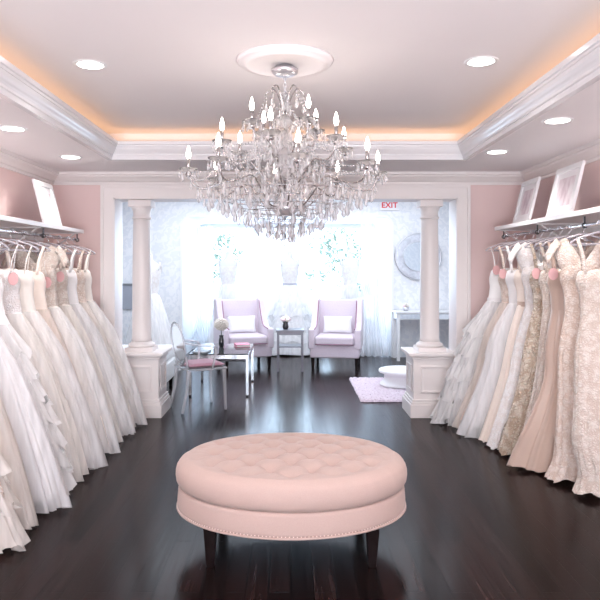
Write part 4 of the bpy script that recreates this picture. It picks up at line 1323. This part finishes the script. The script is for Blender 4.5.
# ------------------------------------------------------------------ dress forms in the bay
def dress_form(x, y, label, glabel, e, skirt_mat, over, zl=0.20, belt=None, seed=1, tiers=0, rz=0):
    t = thing('dress_form', label, 'dress form', (x, y, 0), 0, 'dress forms in the salon')
    rows = []
    for z, hw, hd in ((0.92, 0.15, 0.10), (1.0, 0.155, 0.105), (1.12, 0.115, 0.085), (1.25, 0.135, 0.10), (1.36, 0.155, 0.11), (1.46, 0.165, 0.09), (1.53, 0.15, 0.07), (1.565, 0.09, 0.055), (1.60, 0.052, 0.05), (1.67, 0.046, 0.046)):
        rows.append([(hw * cos(2 * pi * q / 32), hd * sin(2 * pi * q / 32), z + zl * 0.35) for q in range(32)])
    MB().grid(rows, True, True, True, True).build('torso', M['form'], t)
    MB().lathe([(0.046, 1.67 + zl * 0.35), (0.04, 1.69 + zl * 0.35), (0.018, 1.70 + zl * 0.35), (0.012, 1.73 + zl * 0.35), (0.02, 1.745 + zl * 0.35), (0.008, 1.765 + zl * 0.35)], 0, 0, 16).build('neck_cap', M['form'], t)
    MB().tube([(0, 0, 0.02), (0, 0, 1.0)], 0.014, 8).build('pole', M['brushed'], t)
    MB().lathe([(0.16, 0), (0.16, 0.012), (0.03, 0.03), (0.014, 0.05)], 0, 0, 24).build('base', M['brushed'], t)
    # the gown worn on it
    g = thing('display_gown', glabel, 'gown', (x, y, 0), rz, 'gowns on the dress forms')
    rnd = random.Random(seed)
    ph = [rnd.uniform(0, 6.28) for _ in range(4)]
    zo = zl * 0.35
    n = 72
    def ring(z, hw, hd, f, tt):
        row = []
        for q in range(n):
            a = 2 * pi * q / n
            d = f * (0.5 * sin(6 * a + ph[0]) + 0.5 * sin(11 * a + ph[1]) + 0.3 * sin(19 * a + ph[2]))
            row.append((cos(a) * (hw + d), sin(a) * (hd + d), z + 0.008 * tt * sin(7 * a + ph[3])))
        return row
    sk = []
    zw = 1.12 + zo
    for j in range(24):
        u = j / 23
        z = lerp(zw, 0.025, u)
        hw = 0.122 + (e - 0.122) * (u ** 0.85); hd = 0.092 + (e * 0.92 - 0.092) * (u ** 0.85)
        sk.append(ring(z, hw, hd, 0.045 * u * e / 0.5, u))
    MB().grid(sk, True).build('skirt', skirt_mat, g)
    if over:
        ov = []
        for j in range(24):
            u = j / 23
            z = lerp(zw, 0.035, u)
            hw = 0.126 + (e + 0.05 - 0.126) * (u ** 0.75)
            ov.append(ring(z, hw, hw * 0.92, 0.06 * u * e / 0.5, u))
        MB().grid(ov, True).build('overskirt', over, g)
    for k in range(tiers):
        rows = []
        for j in range(7):
            u = j / 6
            uu = lerp(0.25, 0.8, k / tiers) + 0.2 * u
            z = lerp(zw, 0.03, uu); hw = 0.122 + (e - 0.122) * (uu ** 0.8) + 0.02 + 0.05 * u
            rr = ring(z, hw, hw * 0.92, 0.05, 1.0)
            rows.append([(p[0], p[1], p[2] + u * 0.02 * sin(q * 0.9 + k)) for q, p in enumerate(rr)])
        MB().grid(rows, True).build('ruffle_tier', T['ruffle'], g)
    bd = []
    for z, hw, hd in ((1.11, 0.124, 0.094), (1.12, 0.122, 0.092), (1.25, 0.142, 0.107), (1.36, 0.162, 0.117), (1.44, 0.168, 0.10)):
        bd.append([(hw * cos(2 * pi * q / 40), hd * sin(2 * pi * q / 40), z + zo + (0.02 * abs(cos(2 * pi * q / 40)) if z > 1.4 else 0)) for q in range(40)])
    MB().grid(bd, True).build('bodice', G['lace_white'], g)
    for s in (-1, 1):
        p = curve_pts([(s * 0.15, -0.06, 1.45 + zo), (s * 0.165, -0.05, 1.53 + zo), (s * 0.15, 0.0, 1.555 + zo), (s * 0.16, 0.06, 1.48 + zo), (s * 0.15, 0.075, 1.42 + zo)], 14)
        MB().tube(p, 0.012, 6).build('strap', G['lace_white'], g)
    if belt:
        rows = [[(hw * cos(2 * pi * q / 40), hw * 0.76 * sin(2 * pi * q / 40), z + zo) for q in range(40)] for z, hw in ((1.10, 0.126), (1.105, 0.132), (1.145, 0.132), (1.15, 0.126))]
        MB().grid(rows, True).build('belt', belt, g)
M['form'] = fabric('dress_form_cloth', (0.80, 0.79, 0.82), 0.8, 0.2, 0.03, 60, 0.05)
M['grey_satin'] = mat('grey_satin_belt', (0.40, 0.39, 0.45), 0.4)
dress_form(-0.02, 11.35, 'white dress form in the middle of the bay window', 'white ballgown with grey belt on the middle dress form', 0.52, G['white'], T['white'], belt=M['grey_satin'], seed=4, tiers=3)
dress_form(-1.10, 11.35, 'white dress form in the bay window behind the left armchair', 'plain white gown on the dress form behind the left armchair', 0.34, G['white'], T['white'], seed=5)
dress_form(1.03, 11.35, 'white dress form in the bay window behind the right armchair', 'white lace gown on the dress form behind the right armchair', 0.34, G['lace_white'], T['white'], seed=6)
dress_form(-2.02, 9.25, 'white dress form half hidden behind the left column', 'white gown on the dress form half hidden behind the left column', 0.36, G['white'], T['white'], seed=8, zl=0)

# sheer curtains at the bay's sides
def curtain(x0, x1, y, z1, label, pool=0.10, seed=1):
    rnd = random.Random(seed)
    p = [rnd.uniform(0, 6) for _ in range(4)]
    rows = []
    for j in range(30):
        v = j / 29
        z = lerp(z1, 0.012, v)
        flare = smooth01((v - 0.75) / 0.25)
        row = []
        for i in range(90):
            u = i / 89
            d = 0.035 * sin(u * 34 + p[0] + 0.6 * sin(v * 3)) + 0.015 * sin(u * 61 + p[1])
            xc = (x0 + x1) / 2 + (u - 0.5) * (x1 - x0) * (1 + 0.35 * flare)
            row.append((xc, y + d * (0.7 + 0.8 * flare) - pool * flare, z))
        rows.append(row)
    o = MB().grid(rows).build('curtain', T['sheer'])
    tag(o, label, 'curtain', 'sheer curtains in the bay')
curtain(1.18, 1.60, 11.0, 2.25, 'sheer white curtain pooling on the floor beside the console table', 0.16, 2)
curtain(-1.76, -1.42, 11.9, 2.25, 'sheer white curtain at the bay window beside the papered wall', 0.05, 3)

# ------------------------------------------------------------------ trees outside the bay window
def tree(x, y, h, spots, label, seed):
    rnd = random.Random(seed)
    t = thing('tree', label, 'tree', (x, y, -0.26), 0, 'trees outside the bay window')
    MB().tube(curve_pts([(0, 0, 0), (0.05, 0, h * 0.4), (-0.05, 0.05, h)], 10), [0.09 - 0.006 * i for i in range(11)], 8).build('trunk', M['bark'], t)
    b = MB()
    for (sx, sz, r_, n) in spots:
        for k in range(n):
            p = Vector((rnd.gauss(0, 1), rnd.gauss(0, 1), rnd.gauss(0, 0.8))) * r_ * 0.6
            c = Vector((sx, 0, sz + 0.26)) + p
            u = Vector((rnd.uniform(-1, 1), rnd.uniform(-1, 1), rnd.uniform(-1, 1))).normalized()
            w_ = u.orthogonal().normalized()
            s = rnd.uniform(0.05, 0.10)
            b.add([c - u * s, c + w_ * s * 0.5, c + u * s, c - w_ * s * 0.5], [(0, 1, 2, 3)])
        # the branch that carries this cluster
        MB().tube([(0, 0, min(sz, h) * 0.7 + 0.26), (sx * 0.6, 0, sz * 0.9 + 0.26), (sx, 0, sz + 0.26)], [0.03, 0.018, 0.008], 6).build('branch', M['bark'], t)
    b.build('foliage', M['leaf'], t)
tree(-2.6, 17.5, 2.6, [(0.35, 1.32, 0.24, 90), (0.75, 2.2, 0.25, 40), (0.6, 1.75, 0.2, 30), (1.1, 1.8, 0.2, 24), (-0.6, 2.5, 0.5, 60)], 'slim tree outside the window behind the left armchair', 11)
tree(1.64, 18.0, 1.6, [(-0.7, 2.1, 0.4, 120), (-0.3, 1.6, 0.35, 80), (-0.95, 1.2, 0.25, 70), (0.4, 0.9, 0.3, 90), (0.3, 1.9, 0.4, 60), (-0.2, 2.7, 0.6, 100)], 'leafy tree outside the window behind the right armchair', 12)
